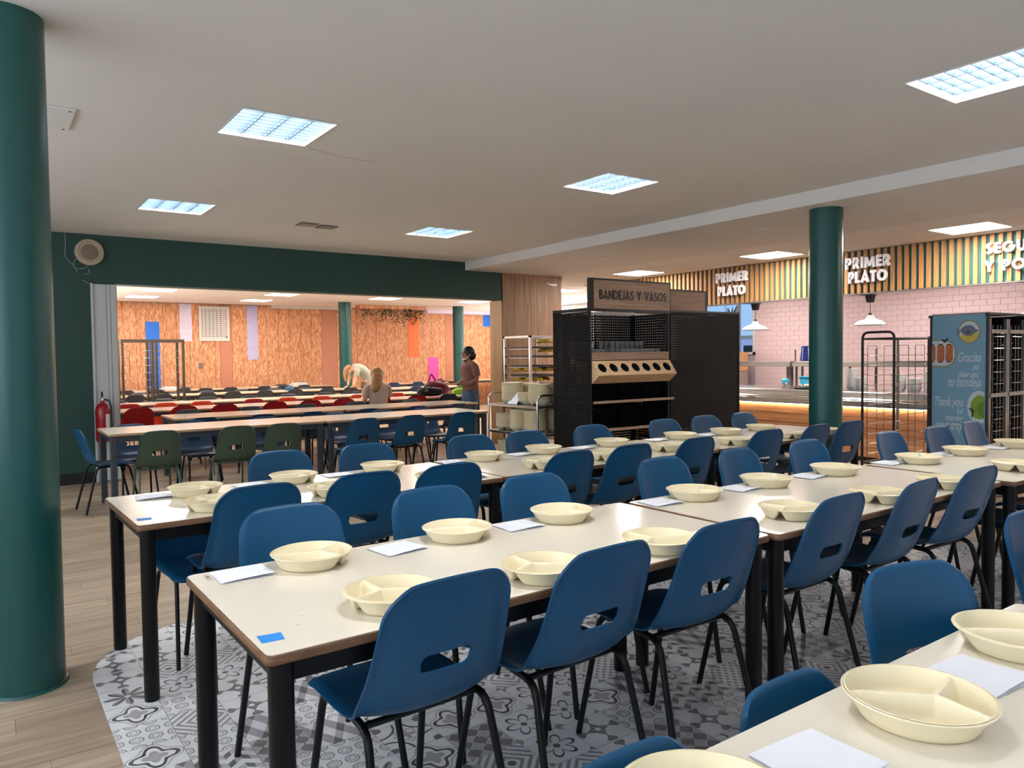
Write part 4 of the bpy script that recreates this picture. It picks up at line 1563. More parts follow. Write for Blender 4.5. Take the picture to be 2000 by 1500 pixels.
def chair(kind, x, y, rz, label, group, sc=1.0):
    if kind in USED:
        o = copy_tree(PROTO[kind])
    else:
        o = PROTO[kind]
        USED.add(kind)
    o.location, o.rotation_euler = (x, y, 0), (0, 0, rz)
    o.scale = (sc, sc, sc)
    tag(o, label, 'chair', group)
    return o


CN = {'blue': 'blue', 'green': 'dark green', 'red': 'dark red', 'orange': 'orange-red', 'charcoal': 'charcoal', 'navy': 'navy blue'}


def chair_row(kinds, xs, yback, facing, where, group, sc=1.0, jit=0.05):
    """yback is where the top of the backrest stands; facing +1 looks into the hall"""
    cnt = {}
    for i, x in enumerate(xs):
        k = kinds if isinstance(kinds, str) else kinds[i]
        n = cnt.get(k, 0)
        cnt[k] = n + 1
        y = yback + facing * 0.312 * sc
        lb = '%s plastic chair, %s, %s %s one from left' % (CN[k], where, ORD[n], '' if True else '')
        lb = ' '.join(lb.split())
        chair(k, x, y + random.uniform(-0.015, 0.015), (0 if facing > 0 else PI) + random.uniform(-jit, jit), lb, group, sc)


chair_row('blue', [0.95, 1.46, 1.99, 2.69, 3.25, 3.84], 1.585, 1, 'back to camera, front of middle laid row', 'blue chairs at the laid rows')
chair_row('blue', [4.62, 5.2], 1.49, 1, 'front of the right end of middle laid row', 'blue chairs at the laid rows')
chair_row('blue', [0.93, 1.53, 2.06, 2.93, 3.55, 4.19], 2.76, -1, 'facing camera, behind middle laid row', 'blue chairs at the laid rows')
chair_row('blue', [5.05, 5.66, 6.26], 2.66, -1, 'behind the right end of middle laid row', 'blue chairs at the laid rows')
chair_row('blue', [0.98, 1.50, 1.98, 2.75, 3.24, 3.84, 4.62, 5.2, 5.68], 3.30, 1, 'back to camera, front of rear laid row', 'blue chairs at the laid rows')
chair_row('blue', [1.45, 1.99, 2.77, 3.24, 3.88, 4.69, 5.22, 5.76], 4.42, -1, 'facing camera, behind rear laid row', 'blue chairs at the laid rows')
for (x, y, r, s_, lb) in [(0.84, 0.887, 0.0, 0.875, 'blue chair at the bottom photo edge, mostly cut off behind the nearest table'), (1.315, 0.91, 0.0, 0.865, 'blue chair tucked tight behind the nearest table, only its rounded top showing'),
                         (1.90, 1.0, -0.27, 0.985, 'blue chair turned aside behind the right end of the nearest table'), (2.86, 1.05, -0.1, 1.0, 'blue chair cut by the right photo edge beyond the nearest table')]:
    chair('blue', x, y - 0.312 * s_, PI + r, lb, 'blue chairs at the nearest table', s_)
chair('blue', 0.86, 3.86, PI + 0.05, 'low blue chair pushed fully under the left end of the rear laid row', 'blue chairs at the laid rows', 0.84)
# rows without plates
chair_row(['green', 'green', 'green', 'blue', 'blue', 'blue'], [1.33, 2.01, 2.47, 3.31, 3.88, 4.54], 7.35, 1, 'front of the first empty row', 'chairs at the empty rows', 0.90)
chair('blue', 1.02, 8.12, -PI / 2 + 0.12, 'blue plastic chair at the left end of the first empty row', 'chairs at the empty rows', 0.9)
chair_row('navy', [1.3, 1.92, 2.7, 3.58, 4.2, 4.8], 8.76, -1, 'behind the first empty row', 'chairs at the empty rows', 0.865)
chair_row('navy', [2.13, 2.8, 3.42, 4.19, 4.92, 5.56], 9.14, 1, 'front of the second empty row', 'chairs at the empty rows', 0.865)
chair_row('charcoal', [2.2, 3.0, 3.75, 4.5, 5.4], 10.28, -1, 'behind the second empty row', 'chairs at the empty rows', 0.9)
chair_row(['red'] * 8 + ['charcoal'], [1.70, 2.26, 2.8, 3.50, 4.01, 4.56, 5.16, 5.81, 6.4], 10.80, 1, 'front of the red-chair row', 'red chairs of the far room', 0.92)
chair_row(['red', 'orange', 'orange', 'red', 'orange', 'orange', 'orange', 'orange'], [1.76, 2.24, 2.74, 3.53, 4.05, 4.62, 5.27, 6.0], 11.92, -1, 'behind the red-chair row', 'red chairs of the far room', 0.92)
chair_row('charcoal', [1.8, 2.5, 3.2, 3.9, 4.6, 5.3, 6.0], 13.50, -1, 'behind the second far row', 'dark chairs of the far room', 0.9)
chair_row('charcoal', [2.40, 2.87, 3.66, 4.14, 4.79, 5.43, 6.13, 6.66], 15.42, 1, 'front of the third far row', 'dark chairs of the far room', 0.9)
chair_row('charcoal', [2.6, 3.3, 3.9, 4.6, 5.3, 6.0], 16.45, -1, 'behind the third far row', 'dark chairs of the far room', 0.9)
chair_row('charcoal', [2.6, 3.2, 3.75, 4.21, 4.76, 5.56, 6.02, 6.51], 17.92, 1, 'front of the last far row', 'dark chairs of the far room', 0.9)
chair_row('charcoal', [4.0, 6.3], 18.98, -1, 'behind the last far row', 'dark chairs of the far room', 0.9)
chair_row('navy', [7.8, 8.4, 9.0], 14.55, 1, 'before the short row by the plants', 'dark chairs of the far room', 0.9)
chair_row('navy', [8.7, 9.4, 10.0], 17.45, 1, 'at the short row under the plants', 'dark chairs of the far room', 0.9)

#PART2
# ------------------------------------------------------------------ black shelf units with trays and cups
def gondola():
    gx0, gx1, gy0, gy1 = 5.115, 6.285, 5.80, 6.40
    t = thing('tray_shelf_unit', 'black perforated shelf unit with wooden sign for trays and cups', 'shelf unit', (0, 0, 0))
    for x in (gx0, gx1 - 0.02):
        for y in (gy0, gy1 - 0.03):
            MB().box(x, y, 0, x + 0.02, y + 0.03, 1.90).build('post', M['black'], t)
    o = MB().box(gx0 - 0.004, gy0 + 0.01, 0.05, gx0, gy1, 1.90).build('perforated_side', M['peg_y'], t)
    o = MB().box(gx1 - 0.024, gy0 + 0.03, 0.05, gx1 - 0.021, gy1 - 0.03, 1.88).build('perforated_side', M['peg_y'], t)
    MB().box(gx0 + 0.02, gy1 - 0.02, 0.05, gx1 - 0.02, gy1 - 0.017, 1.88).build('perforated_back', M['peg_x'], t)
    MB().box(gx0 - 0.006, gy0 - 0.002, 1.885, gx0 + 0.006, gy1, 1.91).build('top_rail', M['black'], t)
    MB().box((gx0 + gx1) / 2 - 0.02, gy1 - 0.03, 0.05, (gx0 + gx1) / 2 + 0.02, gy1 - 0.021, 1.88).build('back_upright', M['black'], t)
    # sign
    MB().box(gx0, gy0 - 0.012, 1.875, gx1 + 0.015, gy0 + 0.04, 2.215).build('sign_frame', M['black'], t)
    MB().box(gx0 + 0.045, gy0 - 0.016, 1.905, gx1 - 0.008, gy0 - 0.0125, 2.195).build('sign_board', M['oak'], t)
    letters('BANDEJAS Y VASOS', 0.098, 0.99, (gx0 + 0.115, gy0 - 0.0165, 2.00), (1, 0, 0), (0, 0, 1), 0.003, M['letter_black'], t, weight=0.17, gap=0.14)
    MB().box(gx0 + 0.06, gy0 + 0.05, 1.845, gx1 - 0.5, gy0 + 0.08, 1.868).build('lamp_tube_housing', M['white_paint'], t)
    # cup shelf with wooden front
    MB().box(gx0 + 0.022, gy0 + 0.02, 1.385, gx1 - 0.026, gy1 - 0.03, 1.40).build('cup_shelf', M['black'], t)
    MB().box(gx0 + 0.024, gy0 - 0.004, 1.37, gx1 - 0.012, gy0 + 0.018, 1.452).build('shelf_front_board', M['oak'], t)
    # cutlery box
    prof = [(gy0, 1.362), (gy0 - 0.108, 1.213), (gy0, 1.127), (gy0 + 0.25, 1.127), (gy0 + 0.25, 1.362)]
    me = MB().prism(prof, gx0 + 0.024, gx1 + 0.004, 'yzx').mesh('cutlery_box', M['oak_l'])
    cut = MB()
    d = Vector((0, -0.108, -0.149)).normalized()
    nrm = Vector((0, -0.149, 0.108)).normalized()
    holes = []
    for k in range(7):
        c = Vector((gx0 + 0.12 + k * 0.159, gy0 - 0.052, 1.290))
        holes.append(c)
        vs = []
        for h_ in (-0.16, 0.03):
            for q in range(20):
                a = 2 * PI * q / 20
                vs.append(c + Vector((1, 0, 0)) * math.cos(a) * 0.054 + d * math.sin(a) * 0.054 + nrm * h_)
        cut.add(vs, [tuple(range(19, -1, -1)), tuple(range(20, 40))] + [(q, (q + 1) % 20, 20 + (q + 1) % 20, 20 + q) for q in range(20)])
    me = boolean_cut(me, cut)
    bx = put('cutlery_box', me, t)
    for c in holes:
        mb = MB()
        vs = []
        for h_, r_ in ((-0.003, 0.0535), (-0.15, 0.05)):
            for q in range(20):
                a = 2 * PI * q / 20
                vs.append(c + Vector((1, 0, 0)) * math.cos(a) * r_ + d * math.sin(a) * r_ + nrm * h_)
        mb.add(vs, [tuple(range(20, 40))] + [(q, (q + 1) % 20, 20 + (q + 1) % 20, 20 + q) for q in range(20)])
        mb.build('cutlery_hole', M['dark'], bx, smooth=0.7)
    for z in (0.945, 0.655, 0.16):
        s_ = MB().box(gx0 + 0.022, gy0 - 0.02, z - 0.025, gx1 - 0.026, gy1 - 0.03, z).build('shelf', M['black'], t)
        MB().box(gx0 + 0.024, gy0 - 0.04, z - 0.025, gx1 + 0.035 if z > 0.9 else gx1 + 0.01, gy0 - 0.0205, z + 0.002).build('shelf_edge', M['oak'], s_)
    # second unit back to back at the right
    t2 = thing('tray_shelf_unit', 'black perforated back of the second shelf unit with blank wooden sign', 'shelf unit', (0, 0, 0))
    hx0, hx1 = 6.292, 7.49
    for x in (hx0, hx1 - 0.02):
        for y in (5.80, 6.37):
            MB().box(x, y, 0, x + 0.02, y + 0.03, 1.90).build('post', M['black'], t2)
    MB().box(hx0, 5.795, 0.05, hx1, 5.799, 1.905).build('perforated_back', M['peg_x'], t2)
    MB().box(hx0, 5.788, 1.893, hx1 + 0.006, 5.802, 1.915).build('top_rail', M['black'], t2)
    MB().box(hx1 - 0.012, 5.788, 0.0, hx1 + 0.006, 5.802, 1.893).build('edge_post', M['black'], t2)
    MB().box(hx1 - 0.004, 5.80, 0.05, hx1 - 0.0005, 6.40, 1.90).build('perforated_side', M['peg_y'], t2)
    MB().box(hx0, 6.29, 1.905, hx1 + 0.02, 6.33, 2.21).build('sign_frame', M['black'], t2)
    MB().box(hx0 + 0.03, 6.284, 1.93, hx1 - 0.03, 6.289, 2.185).build('sign_board', M['oak'], t2)
    for z in (1.36, 0.95, 0.62):
        MB().box(hx0 + 0.022, 5.83, z - 0.03, hx1 - 0.022, 6.40, z).build('shelf', M['black'], t2)
    for (x0, x1, z0, z1, lb) in ((hx0 + 0.03, hx1 - 0.03, 0.621, 0.90, 'lower'), (hx0 + 0.03, hx1 - 0.03, 0.951, 1.31, 'middle'), (hx0 + 0.62, hx1 - 0.03, 1.361, 1.84, 'top')):  # added dark fillers that block the light through the perforated back
        c = thing('filler_crate', 'added black filler crate on the %s shelf darkening the holes of the back panel' % lb, 'crate', (0, 0, 0), 0, 'added filler crates in the second shelf unit')
        MB().box(x0, 5.88, z0, x1, 6.26, z1 - 0.03).build('body', M['black_pl'], c, bevel=0.008)
        MB().box(x0 - 0.008, 5.872, z1 - 0.03, x1 + 0.008, 6.268, z1).build('rim', M['black_pl'], c, bevel=0.004)
    return t


gondola()


def tray_mesh(L, Wd, H):
    mb = MB()
    loops = []
    for (ex, z) in ((-0.03, 0.0), (-0.012, H * 0.55), (0.0, H), (-0.008, H), (-0.02, H * 0.5), (-0.034, 0.003)):
        a, b, r = L / 2 + ex, Wd / 2 + ex, 0.03
        lp = []
        for cx, cy, a0 in ((a - r, b - r, 0), (-a + r, b - r, PI / 2), (-a + r, -b + r, PI), (a - r, -b + r, 1.5 * PI)):
            for k in range(3):
                q = a0 + k * PI / 4
                lp.append((cx + r * math.cos(q), cy + r * math.sin(q), z))
        loops.append(lp)
    n = 12
    vs = [p for lp in loops for p in lp]
    fs = [(i * n + k, i * n + (k + 1) % n, (i + 1) * n + (k + 1) % n, (i + 1) * n + k) for i in range(5) for k in range(n)]
    fs += [tuple(range(n - 1, -1, -1)), tuple(range(5 * n, 6 * n))]
    mb.add(vs, fs)
    return mb.mesh('serving_tray', M['black_pl'])


TRAY = tray_mesh(0.33, 0.44, 0.020)
for si, (z, n, hs) in enumerate(((0.9455, (9, 8, 8), 'upper'), (0.6555, (10, 11, 8), 'lower'))):
    for k, x in enumerate((5.34, 5.70, 6.05)):
        for q in range(n[k]):
            o = put('serving_tray', TRAY, None, (x + random.uniform(-.006, .006), 6.03 + random.uniform(-.006, .006), z + q * 0.0206), random.uniform(-0.03, 0.03))
            tag(o, 'black serving tray, %s from top, %s stack, %s shelf of the black unit' % (nth(n[k] - q), ('left', 'middle', 'right')[k], hs), 'tray', 'stacked black trays')
CUP = MB().lathe([(0.0, 0.0), (0.026, 0.0), (0.033, 0.085), (0.0315, 0.085), (0.025, 0.004), (0.0, 0.004)], n=14).mesh('drinking_cup', M['glass'], smooth=0.7)
for row in range(5):
    for k in range(14):
        if 3 <= k <= 4 or (row == 0 and k == 5):
            continue
        if row > 2 and k > 11:
            continue
        x, y = 5.20 + k * 0.074, 5.87 + row * 0.085
        for lev in range(1 + (row >= 2 and 5 < k < 13) + (row >= 1 and k < 2)):
            o = put('drinking_cup', CUP, None, (x, y, 1.4005 + lev * 0.0855))
            tag(o, 'clear drinking cup on the cup shelf, %s row from front, %s from left, %s level' % (nth(row + 1), nth(k + 1), ('lower', 'upper')[lev]), 'cup', 'clear cups on the cup shelf')


# ------------------------------------------------------------------ racks
def tube_box(mb, x0, y0, z0, x1, y1, z1, s=0.0125):
    """square tube between two points along one axis"""
    mb.box(min(x0, x1) - s, min(y0, y1) - s, min(z0, z1) - s * (abs(z1 - z0) < 1e-6), max(x0, x1) + s, max(y0, y1) + s, max(z0, z1) + s * (abs(z1 - z0) < 1e-6))
    return mb


def castor(t, x, y, mat):
    c = MB().lathe([(0.0, -0.012), (0.034, -0.012), (0.036, 0.0), (0.034, 0.012), (0.0, 0.012)], (x, y, 0.036), 14, axis='y').build('castor', M['black'], t, smooth=0.7)
    MB().box(x - 0.014, y - 0.018, 0.04, x + 0.014, y - 0.013, 0.085).box(x - 0.014, y + 0.013, 0.04, x + 0.014, y + 0.018, 0.085).box(x - 0.014, y - 0.018, 0.08, x + 0.014, y + 0.018, 0.09).build('fork', mat, c)


# tall tray rack with a rounded end frame, in front of the counter
t = thing('tray_trolley', 'tall tubular tray trolley with rounded end frame before the counter', 'trolley', (0, 0, 0))
rx0, rx1, ry0, ry1 = 7.95, 8.70, 4.15, 4.50
MB().tube(bend([(rx0, ry1, 0.09), (rx0, ry1, 1.635), (rx0, ry0, 1.635), (rx0, ry0, 0.09)], 0.07, 6), 0.014, 10).build('end_frame', M['rack_dark'], t, smooth=0.8)
MB().tube([(rx1, ry1, 0.09), (rx1, ry1, 1.585)], 0.014, 8).build('post', M['dull_steel'], t, smooth=0.8)
MB().tube([(rx1, ry0, 0.09), (rx1, ry0, 1.585)], 0.014, 8).build('post', M['rack_dark'], t, smooth=0.8)
for a, b in (((rx0, ry0, 1.565), (rx1, ry0, 1.565)), ((rx0, ry1, 1.565), (rx1, ry1, 1.565)), ((rx0, ry0, 1.565), (rx0, ry1, 1.565)), ((rx1, ry0, 1.565), (rx1, ry1, 1.565)),
             ((rx0, ry0, 0.2), (rx1, ry0, 0.2)), ((rx0, ry1, 0.2), (rx1, ry1, 0.2)), ((rx0, ry0, 0.2), (rx0, ry1, 0.2)), ((rx1, ry0, 0.2), (rx1, ry1, 0.2))):
    MB().tube([a, b], 0.011, 8).build('rail', M['rack_dark'], t, smooth=0.8)
for (x, y) in ((rx0, ry0), (rx0, ry1), (rx1, ry0), (rx1, ry1)):
    castor(t, x, y, M['dull_steel'])
for side, yy in ((0, ry0 + 0.0), (1, ry1 - 0.0)):
    for xa in (rx0 + 0.10, rx0 + 0.45):
        MB().tube(bend([(xa, yy, 0.2), (xa, yy, 1.49), (xa + 0.2, yy, 1.49), (xa + 0.2, yy, 0.2)], 0.02, 3), 0.004, 6).build('wire_upright', M['dull_steel'], t, smooth=0.9)
for k in range(11):
    z = 0.30 + k * 0.108
    for yy, sg in ((ry0, 1), (ry1, -1)):
        MB().tube(bend([(rx0, yy, z + 0.02), (rx0 + 0.03, yy + sg * 0.05, z), (rx1 - 0.03, yy + sg * 0.05, z), (rx1 + 0.02, yy, z + 0.015)], 0.012, 2), 0.0042, 6).build('tray_runner', M['chrome'], t, smooth=0.9)

# tray return station with the printed side panel
t = thing('tray_return_station', 'tray return cabinet with blue printed side panel asking for trays', 'trolley', (0, 0, 0))
px, pya, pyb, pz = 7.6, 3.10, 3.60, 1.765
pn = MB().box(px - 0.006, pya + 0.012, 0.08, px, pyb - 0.006, pz - 0.006).build('printed_panel', M['panel_blue'], t)
pn['label'] = 'blue printed side panel with food pictures and thank-you text'
fr = MB()
fr.box(px - 0.01, pya - 0.012, 0.0, px + 0.02, pya + 0.012, pz + 0.005)
fr.build('corner_post', M['black'], t)
MB().box(px - 0.008, pyb - 0.01, 0.0, px + 0.02, pyb + 0.012, pz).build('corner_post', M['black'], t)
MB().box(px - 0.008, pya, pz - 0.006, px + 0.02, pyb, pz + 0.006).build('top_rail', M['dull_steel'], t)
MB().box(px, pya - 0.01, pz - 0.012, px + 1.0, pya + 0.012, pz + 0.006).build('top_rail', M['black'], t)
MB().box(px + 0.02, pyb - 0.006, 0.05, px + 1.0, pyb, pz).build('back_panel', M['dark'], t)
MB().box(px + 0.98, pya, 0.0, px + 1.0, pyb, pz).build('side_panel', M['dark'], t)
MB().box(px, pya, pz + 0.006, px + 1.0, pyb, pz + 0.012).build('roof_sheet', M['dull_steel'], t)
for y in (pya, pyb):
    MB().lathe([(0.0, -0.012), (0.02, -0.012), (0.02, 0.012), (0.0, 0.012)], (px - 0.004, y + (0.008 if y == pyb else -0.0), pz - 0.01), 12).build('corner_cap', M['black'], t)


def disc(cy, cz, ry, rz, mat, dx, n=28, a0=0, a1=2 * PI, parent=None, name='printed_shape'):
    pts = []
    for k in range(n + (0 if a1 - a0 > 6.2 else 1)):
        a = a0 + (a1 - a0) * k / n
        pts.append((cy - ry * math.cos(a), cz + rz * math.sin(a)))
    return MB().prism(pts, px - 0.006 - dx, px - 0.006 - dx + 0.0006, 'yzx').build(name, M[mat], parent or pn)


def pix(u, v):
    """panel coordinates: u from the left edge, v from the top edge, both 0..1 of width / metres"""
    return pyb - 0.006 - u * 0.48, pz - v


def shape(pts, mat, dx, name='printed_shape'):
    return MB().prism([pix(u, v) for u, v in pts], px - 0.006 - dx, px - 0.006 - dx + 0.0006, 'yzx').build(name, M[mat], pn)


# fish on a plate
cy, cz = pix(0.70, 0.165)
disc(cy, cz, 0.098, 0.112, 'print_olive', 0.0008)
disc(cy, cz, 0.088, 0.10, 'print_white', 0.0016)
disc(cy, cz, 0.085, 0.095, 'print_yellow', 0.0024, a0=PI + 0.35, a1=2 * PI - 0.1)
shape([(0.53, 0.15), (0.60, 0.115), (0.68, 0.10), (0.76, 0.11), (0.82, 0.14), (0.88, 0.16), (0.80, 0.18), (0.74, 0.205), (0.66, 0.205), (0.58, 0.185)], 'print_grey', 0.0032)
shape([(0.53, 0.155), (0.475, 0.125), (0.485, 0.165), (0.47, 0.195), (0.54, 0.175)], 'print_grey', 0.0030)
shape([(0.64, 0.165), (0.70, 0.155), (0.73, 0.168), (0.68, 0.18)], 'print_leaf', 0.004)
# dish of sausages cut by the left edge
shape([(0.0, 0.235), (0.28, 0.235), (0.40, 0.265), (0.465, 0.33), (0.465, 0.40), (0.41, 0.47), (0.30, 0.50), (0.0, 0.50)], 'print_olive', 0.0008)
shape([(0.0, 0.245), (0.27, 0.245), (0.385, 0.275), (0.44, 0.335), (0.44, 0.395), (0.39, 0.46), (0.29, 0.487), (0.0, 0.487)], 'print_white', 0.0016)
for u in (0.0, 0.175, 0.335):
    lo = max(u - 0.068, 0.0)
    shape([(lo, 0.31), (max(u - 0.04, 0), 0.275), (u + 0.03, 0.275), (u + 0.068, 0.31), (u + 0.068, 0.42), (u + 0.03, 0.455), (max(u - 0.04, 0), 0.455), (lo, 0.42)], 'print_brown', 0.0024)
    shape([(lo if u else 0, 0.32), (max(u - 0.03, 0), 0.29), (u + 0.025, 0.29), (u + 0.055, 0.32), (u + 0.055, 0.41), (u + 0.025, 0.44), (max(u - 0.03, 0), 0.44), (lo + 0.012 if u else 0, 0.41)], 'print_orange', 0.0032)
    for k in range(5):
        z_ = 0.315 + k * 0.025
        shape([(max(u - 0.035, 0), z_), (u + 0.035, z_), (u + 0.035, z_ + 0.006), (max(u - 0.035, 0), z_ + 0.006)], 'print_brown', 0.004)
shape([(0.24, 0.265), (0.17, 0.225), (0.25, 0.235), (0.33, 0.215), (0.29, 0.255)], 'print_leaf', 0.0036)
# green soup in a bowl cut by the right edge
shape([(0.985, 0.73), (0.88, 0.715), (0.78, 0.74), (0.70, 0.80), (0.675, 0.87), (0.70, 0.95), (0.78, 1.005), (0.88, 1.025), (0.985, 1.015)], 'print_white', 0.0008)
shape([(0.985, 0.77), (0.88, 0.757), (0.80, 0.785), (0.745, 0.835), (0.735, 0.885), (0.76, 0.94), (0.82, 0.975), (0.90, 0.985), (0.985, 0.975)], 'print_green', 0.0016)
shape([(0.985, 0.82), (0.92, 0.825), (0.87, 0.86), (0.86, 0.91), (0.90, 0.96), (0.985, 0.965)], 'print_green2', 0.0024)
shape([(0.70, 0.88), (0.76, 0.885), (0.81, 0.90), (0.79, 0.96), (0.76, 0.975), (0.765, 0.92)], 'print_leaf', 0.0032)
# apple
shape([(0.22, 1.09), (0.27, 1.085), (0.33, 1.095), (0.37, 1.12), (0.375, 1.165), (0.345, 1.21), (0.29, 1.225), (0.22, 1.21), (0.17, 1.165), (0.16, 1.12), (0.18, 1.095)], 'print_red', 0.0008)
shape([(0.265, 1.09), (0.275, 1.06), (0.285, 1.09)], 'print_leaf', 0.0016)
shape([(0.285, 1.085), (0.31, 1.065), (0.345, 1.07), (0.315, 1.085)], 'print_leaf', 0.0018)
for txt, u0, u1, v, size in [('Gracias', 0.50, 0.93, 0.445, 0.125), ('por', 0.77, 0.90, 0.52, 0.085), ('dejar aquí', 0.52, 0.90, 0.59, 0.075), ('tu bandeja', 0.32, 0.93, 0.68, 0.13),
                             ('Thank you', 0.06, 0.61, 0.87, 0.125), ('for', 0.49, 0.61, 0.945, 0.095), ('returning', 0.27, 0.61, 1.01, 0.08), ('your tray', 0.06, 0.61, 1.095, 0.13), ('Glass', 0.30, 0.60, 1.43, 0.115)]:
    me = text_mesh(txt, size, 0.0006, M['print_white'], 0.001, 0.30, 0.95, 'LEFT')
    b = mbounds(me)
    k = (u1 - u0) * 0.48 / (b[1] - b[0])
    o = put('printed_lettering', me, pn)
    y_, z_ = pix(u0, v)
    o.matrix_local = basis((px - 0.0072, y_, z_), (0, -1, 0), (0, 0, 1)) @ Matrix.Diagonal((k, 1, 1, 1)) @ Matrix.Translation((-b[0], 0, 0))
# racks standing inside the station
for q, (x0, lb) in enumerate(((px + 0.10, 'chromed tray rack inside the return cabinet, left one'), (px + 0.50, 'chromed tray rack inside the return cabinet, right one'))):
    r = thing('tray_rack', lb, 'rack', (x0, 0, 0), 0, 'racks in the return cabinet')
    for x in (0.0, 0.36):
        for y in (3.13, 3.53):
            MB().box(x - 0.014, y - 0.014, 0.0, x + 0.014, y + 0.014, 1.72).build('post', M['dull_steel'], r)
    for z in (1.60, 1.0, 0.25):
        MB().box(0.0, 3.108, z - 0.018, 0.36, 3.120, z + 0.018).build('cross_rail', M['dull_steel'], r)
    for x in (0.07, 0.13, 0.23, 0.30):
        MB().tube([(x, 3.15, 0.1), (x, 3.15, 1.66)], 0.005, 6).build('wire_upright', M['dull_steel'], r)
    for k in range(12):
        z = 0.32 + k * 0.112
        MB().tube([(-0.10, 3.16, z + 0.03), (0.02, 3.16, z + 0.03)], 0.0045, 6).build('tray_runner', M['chrome'], r)
        MB().tube([(0.10, 3.125, z), (0.30, 3.125, z)], 0.0045, 6).build('tray_runner', M['chrome'], r)
        MB().tube([(0.10, 3.125, z + 0.05), (0.10, 3.5, z + 0.05)], 0.0045, 6).build('tray_runner', M['chrome'], r)

# rack in the far room behind the opening, left
t = thing('tray_trolley', 'double tray trolley standing among the far tables at the left', 'trolley', (0, 0, 0))
for x in (1.98, 2.44, 2.50, 2.93):
    for y in (13.98, 14.46):
        MB().box(x - 0.02, y - 0.02, 0.09, x + 0.02, y + 0.02, 1.74).build('post', M['rack_brown'], t)
for y in (13.98, 14.46):
    MB().box(1.96, y - 0.02, 1.74, 2.95, y + 0.02, 1.785).build('top_rail', M['rack_brown'], t)
    MB().box(1.96, y - 0.02, 0.14, 2.95, y + 0.02, 0.18).build('bottom_rail', M['rack_brown'], t)
for x in (1.98, 2.93):
    MB().box(x - 0.02, 14.0, 1.74, x + 0.02, 14.44, 1.785).build('top_rail', M['rack_brown'], t)
    for y in (13.98, 14.46):
        castor(t, x, y, M['rack_brown'])
for x0, x1 in ((2.0, 2.42), (2.52, 2.91)):
    for k in range(11):
        z = 0.35 + k * 0.125
        for xa, sg in ((x0, 1), (x1, -1)):
            MB().tube([(xa, 14.0, z), (xa + sg * 0.07, 14.02, z - 0.01), (xa + sg * 0.07, 14.42, z - 0.01), (xa, 14.44, z)], 0.005, 6).build('tray_runner', M['chrome'], t)
    for xa in (x0 + 0.09, x1 - 0.09):
        MB().tube([(xa, 14.0, 0.18), (xa, 14.0, 1.6)], 0.004, 6).build('wire_upright', M['rack_brown'], t)

# banana rack in front of the pillar
bx, by = 6.72, 8.96
t = thing('fruit_rack', 'steel rack with trays of bananas in front of the wood-clad pillar', 'rack', (0, 0, 0))
for x in (bx, bx + 0.62):
    for y in (by, by + 0.66):
        MB().box(x - 0.018, y - 0.018, 0.09, x + 0.018, y + 0.018, 1.70).build('post', M['chrome'], t)
        castor(t, x, y, M['dull_steel'])
for (x0, y0, x1, y1) in ((bx, by, bx + 0.62, by), (bx, by + 0.66, bx + 0.62, by + 0.66), (bx, by, bx, by + 0.66), (bx + 0.62, by, bx + 0.62, by + 0.66)):
    for z in (1.715, 0.13):
        MB().box(min(x0, x1) - 0.018, min(y0, y1) - 0.018, z - 0.015, max(x0, x1) + 0.018, max(y0, y1) + 0.018, z + 0.015).build('rail', M['chrome'], t)
SH = MB().box(0, 0, 0, 0.53, 0.56, 0.016).box(0, 0, 0.016, 0.53, 0.008, 0.03).box(0, 0.552, 0.016, 0.53, 0.56, 0.03).box(0, 0.008, 0.016, 0.008, 0.552, 0.03).box(0.522, 0.008, 0.016, 0.53, 0.552, 0.03).mesh('fruit_tray', M['black_pl'])
levels = [1.535, 1.40, 1.255, 1.11, 0.965, 0.82, 0.62, 0.45]
for i, z in enumerate(levels):
    for xx in (bx + 0.03, bx + 0.575):
        MB().box(xx, by - 0.12, z - 0.006, xx + 0.014, by + 0.66, z - 0.001).build('tray_runner', M['chrome'], t)
    o = put('fruit_tray', SH, None, (bx + 0.045, by + 0.01, z))
    tag(o, 'dark fruit tray in the banana rack, %s from the top' % ORD[i], 'tray', 'dark trays in the banana rack')


def banana_mesh():
    pts = []
    for k in range(9):
        a = -0.75 + 1.5 * k / 8
        pts.append((0.13 * math.sin(a), 0, 0.13 * (1 - math.cos(a))))
    rs = [0.006, 0.015, 0.021, 0.0235, 0.024, 0.0235, 0.021, 0.015, 0.007]
    return MB().tube(pts, rs, 7).mesh('banana', M['banana'], smooth=1.0)


BAN = banana_mesh()


def bunch(x, y, z, rz, label):
    t = thing('banana_bunch', label, 'bananas', (x, y, z), rz, 'banana bunches on the rack')
    t.scale = (1.05, 1.25, 0.98)
    for k in range(6):
        o = put('banana', BAN, t, (0, -0.075 + 0.03 * k, 0.115 - 0.006 * abs(k - 2.5)))
        o.rotation_euler = (PI + (k - 2.5) * 0.16, 0, (k - 2.5) * 0.08)
    MB().lathe([(0.0, 0.07), (0.012, 0.075), (0.010, 0.1), (0, 0.105)], (0.11, 0, 0.0), 8).build('stalk', M['print_brown'], t)
    return t


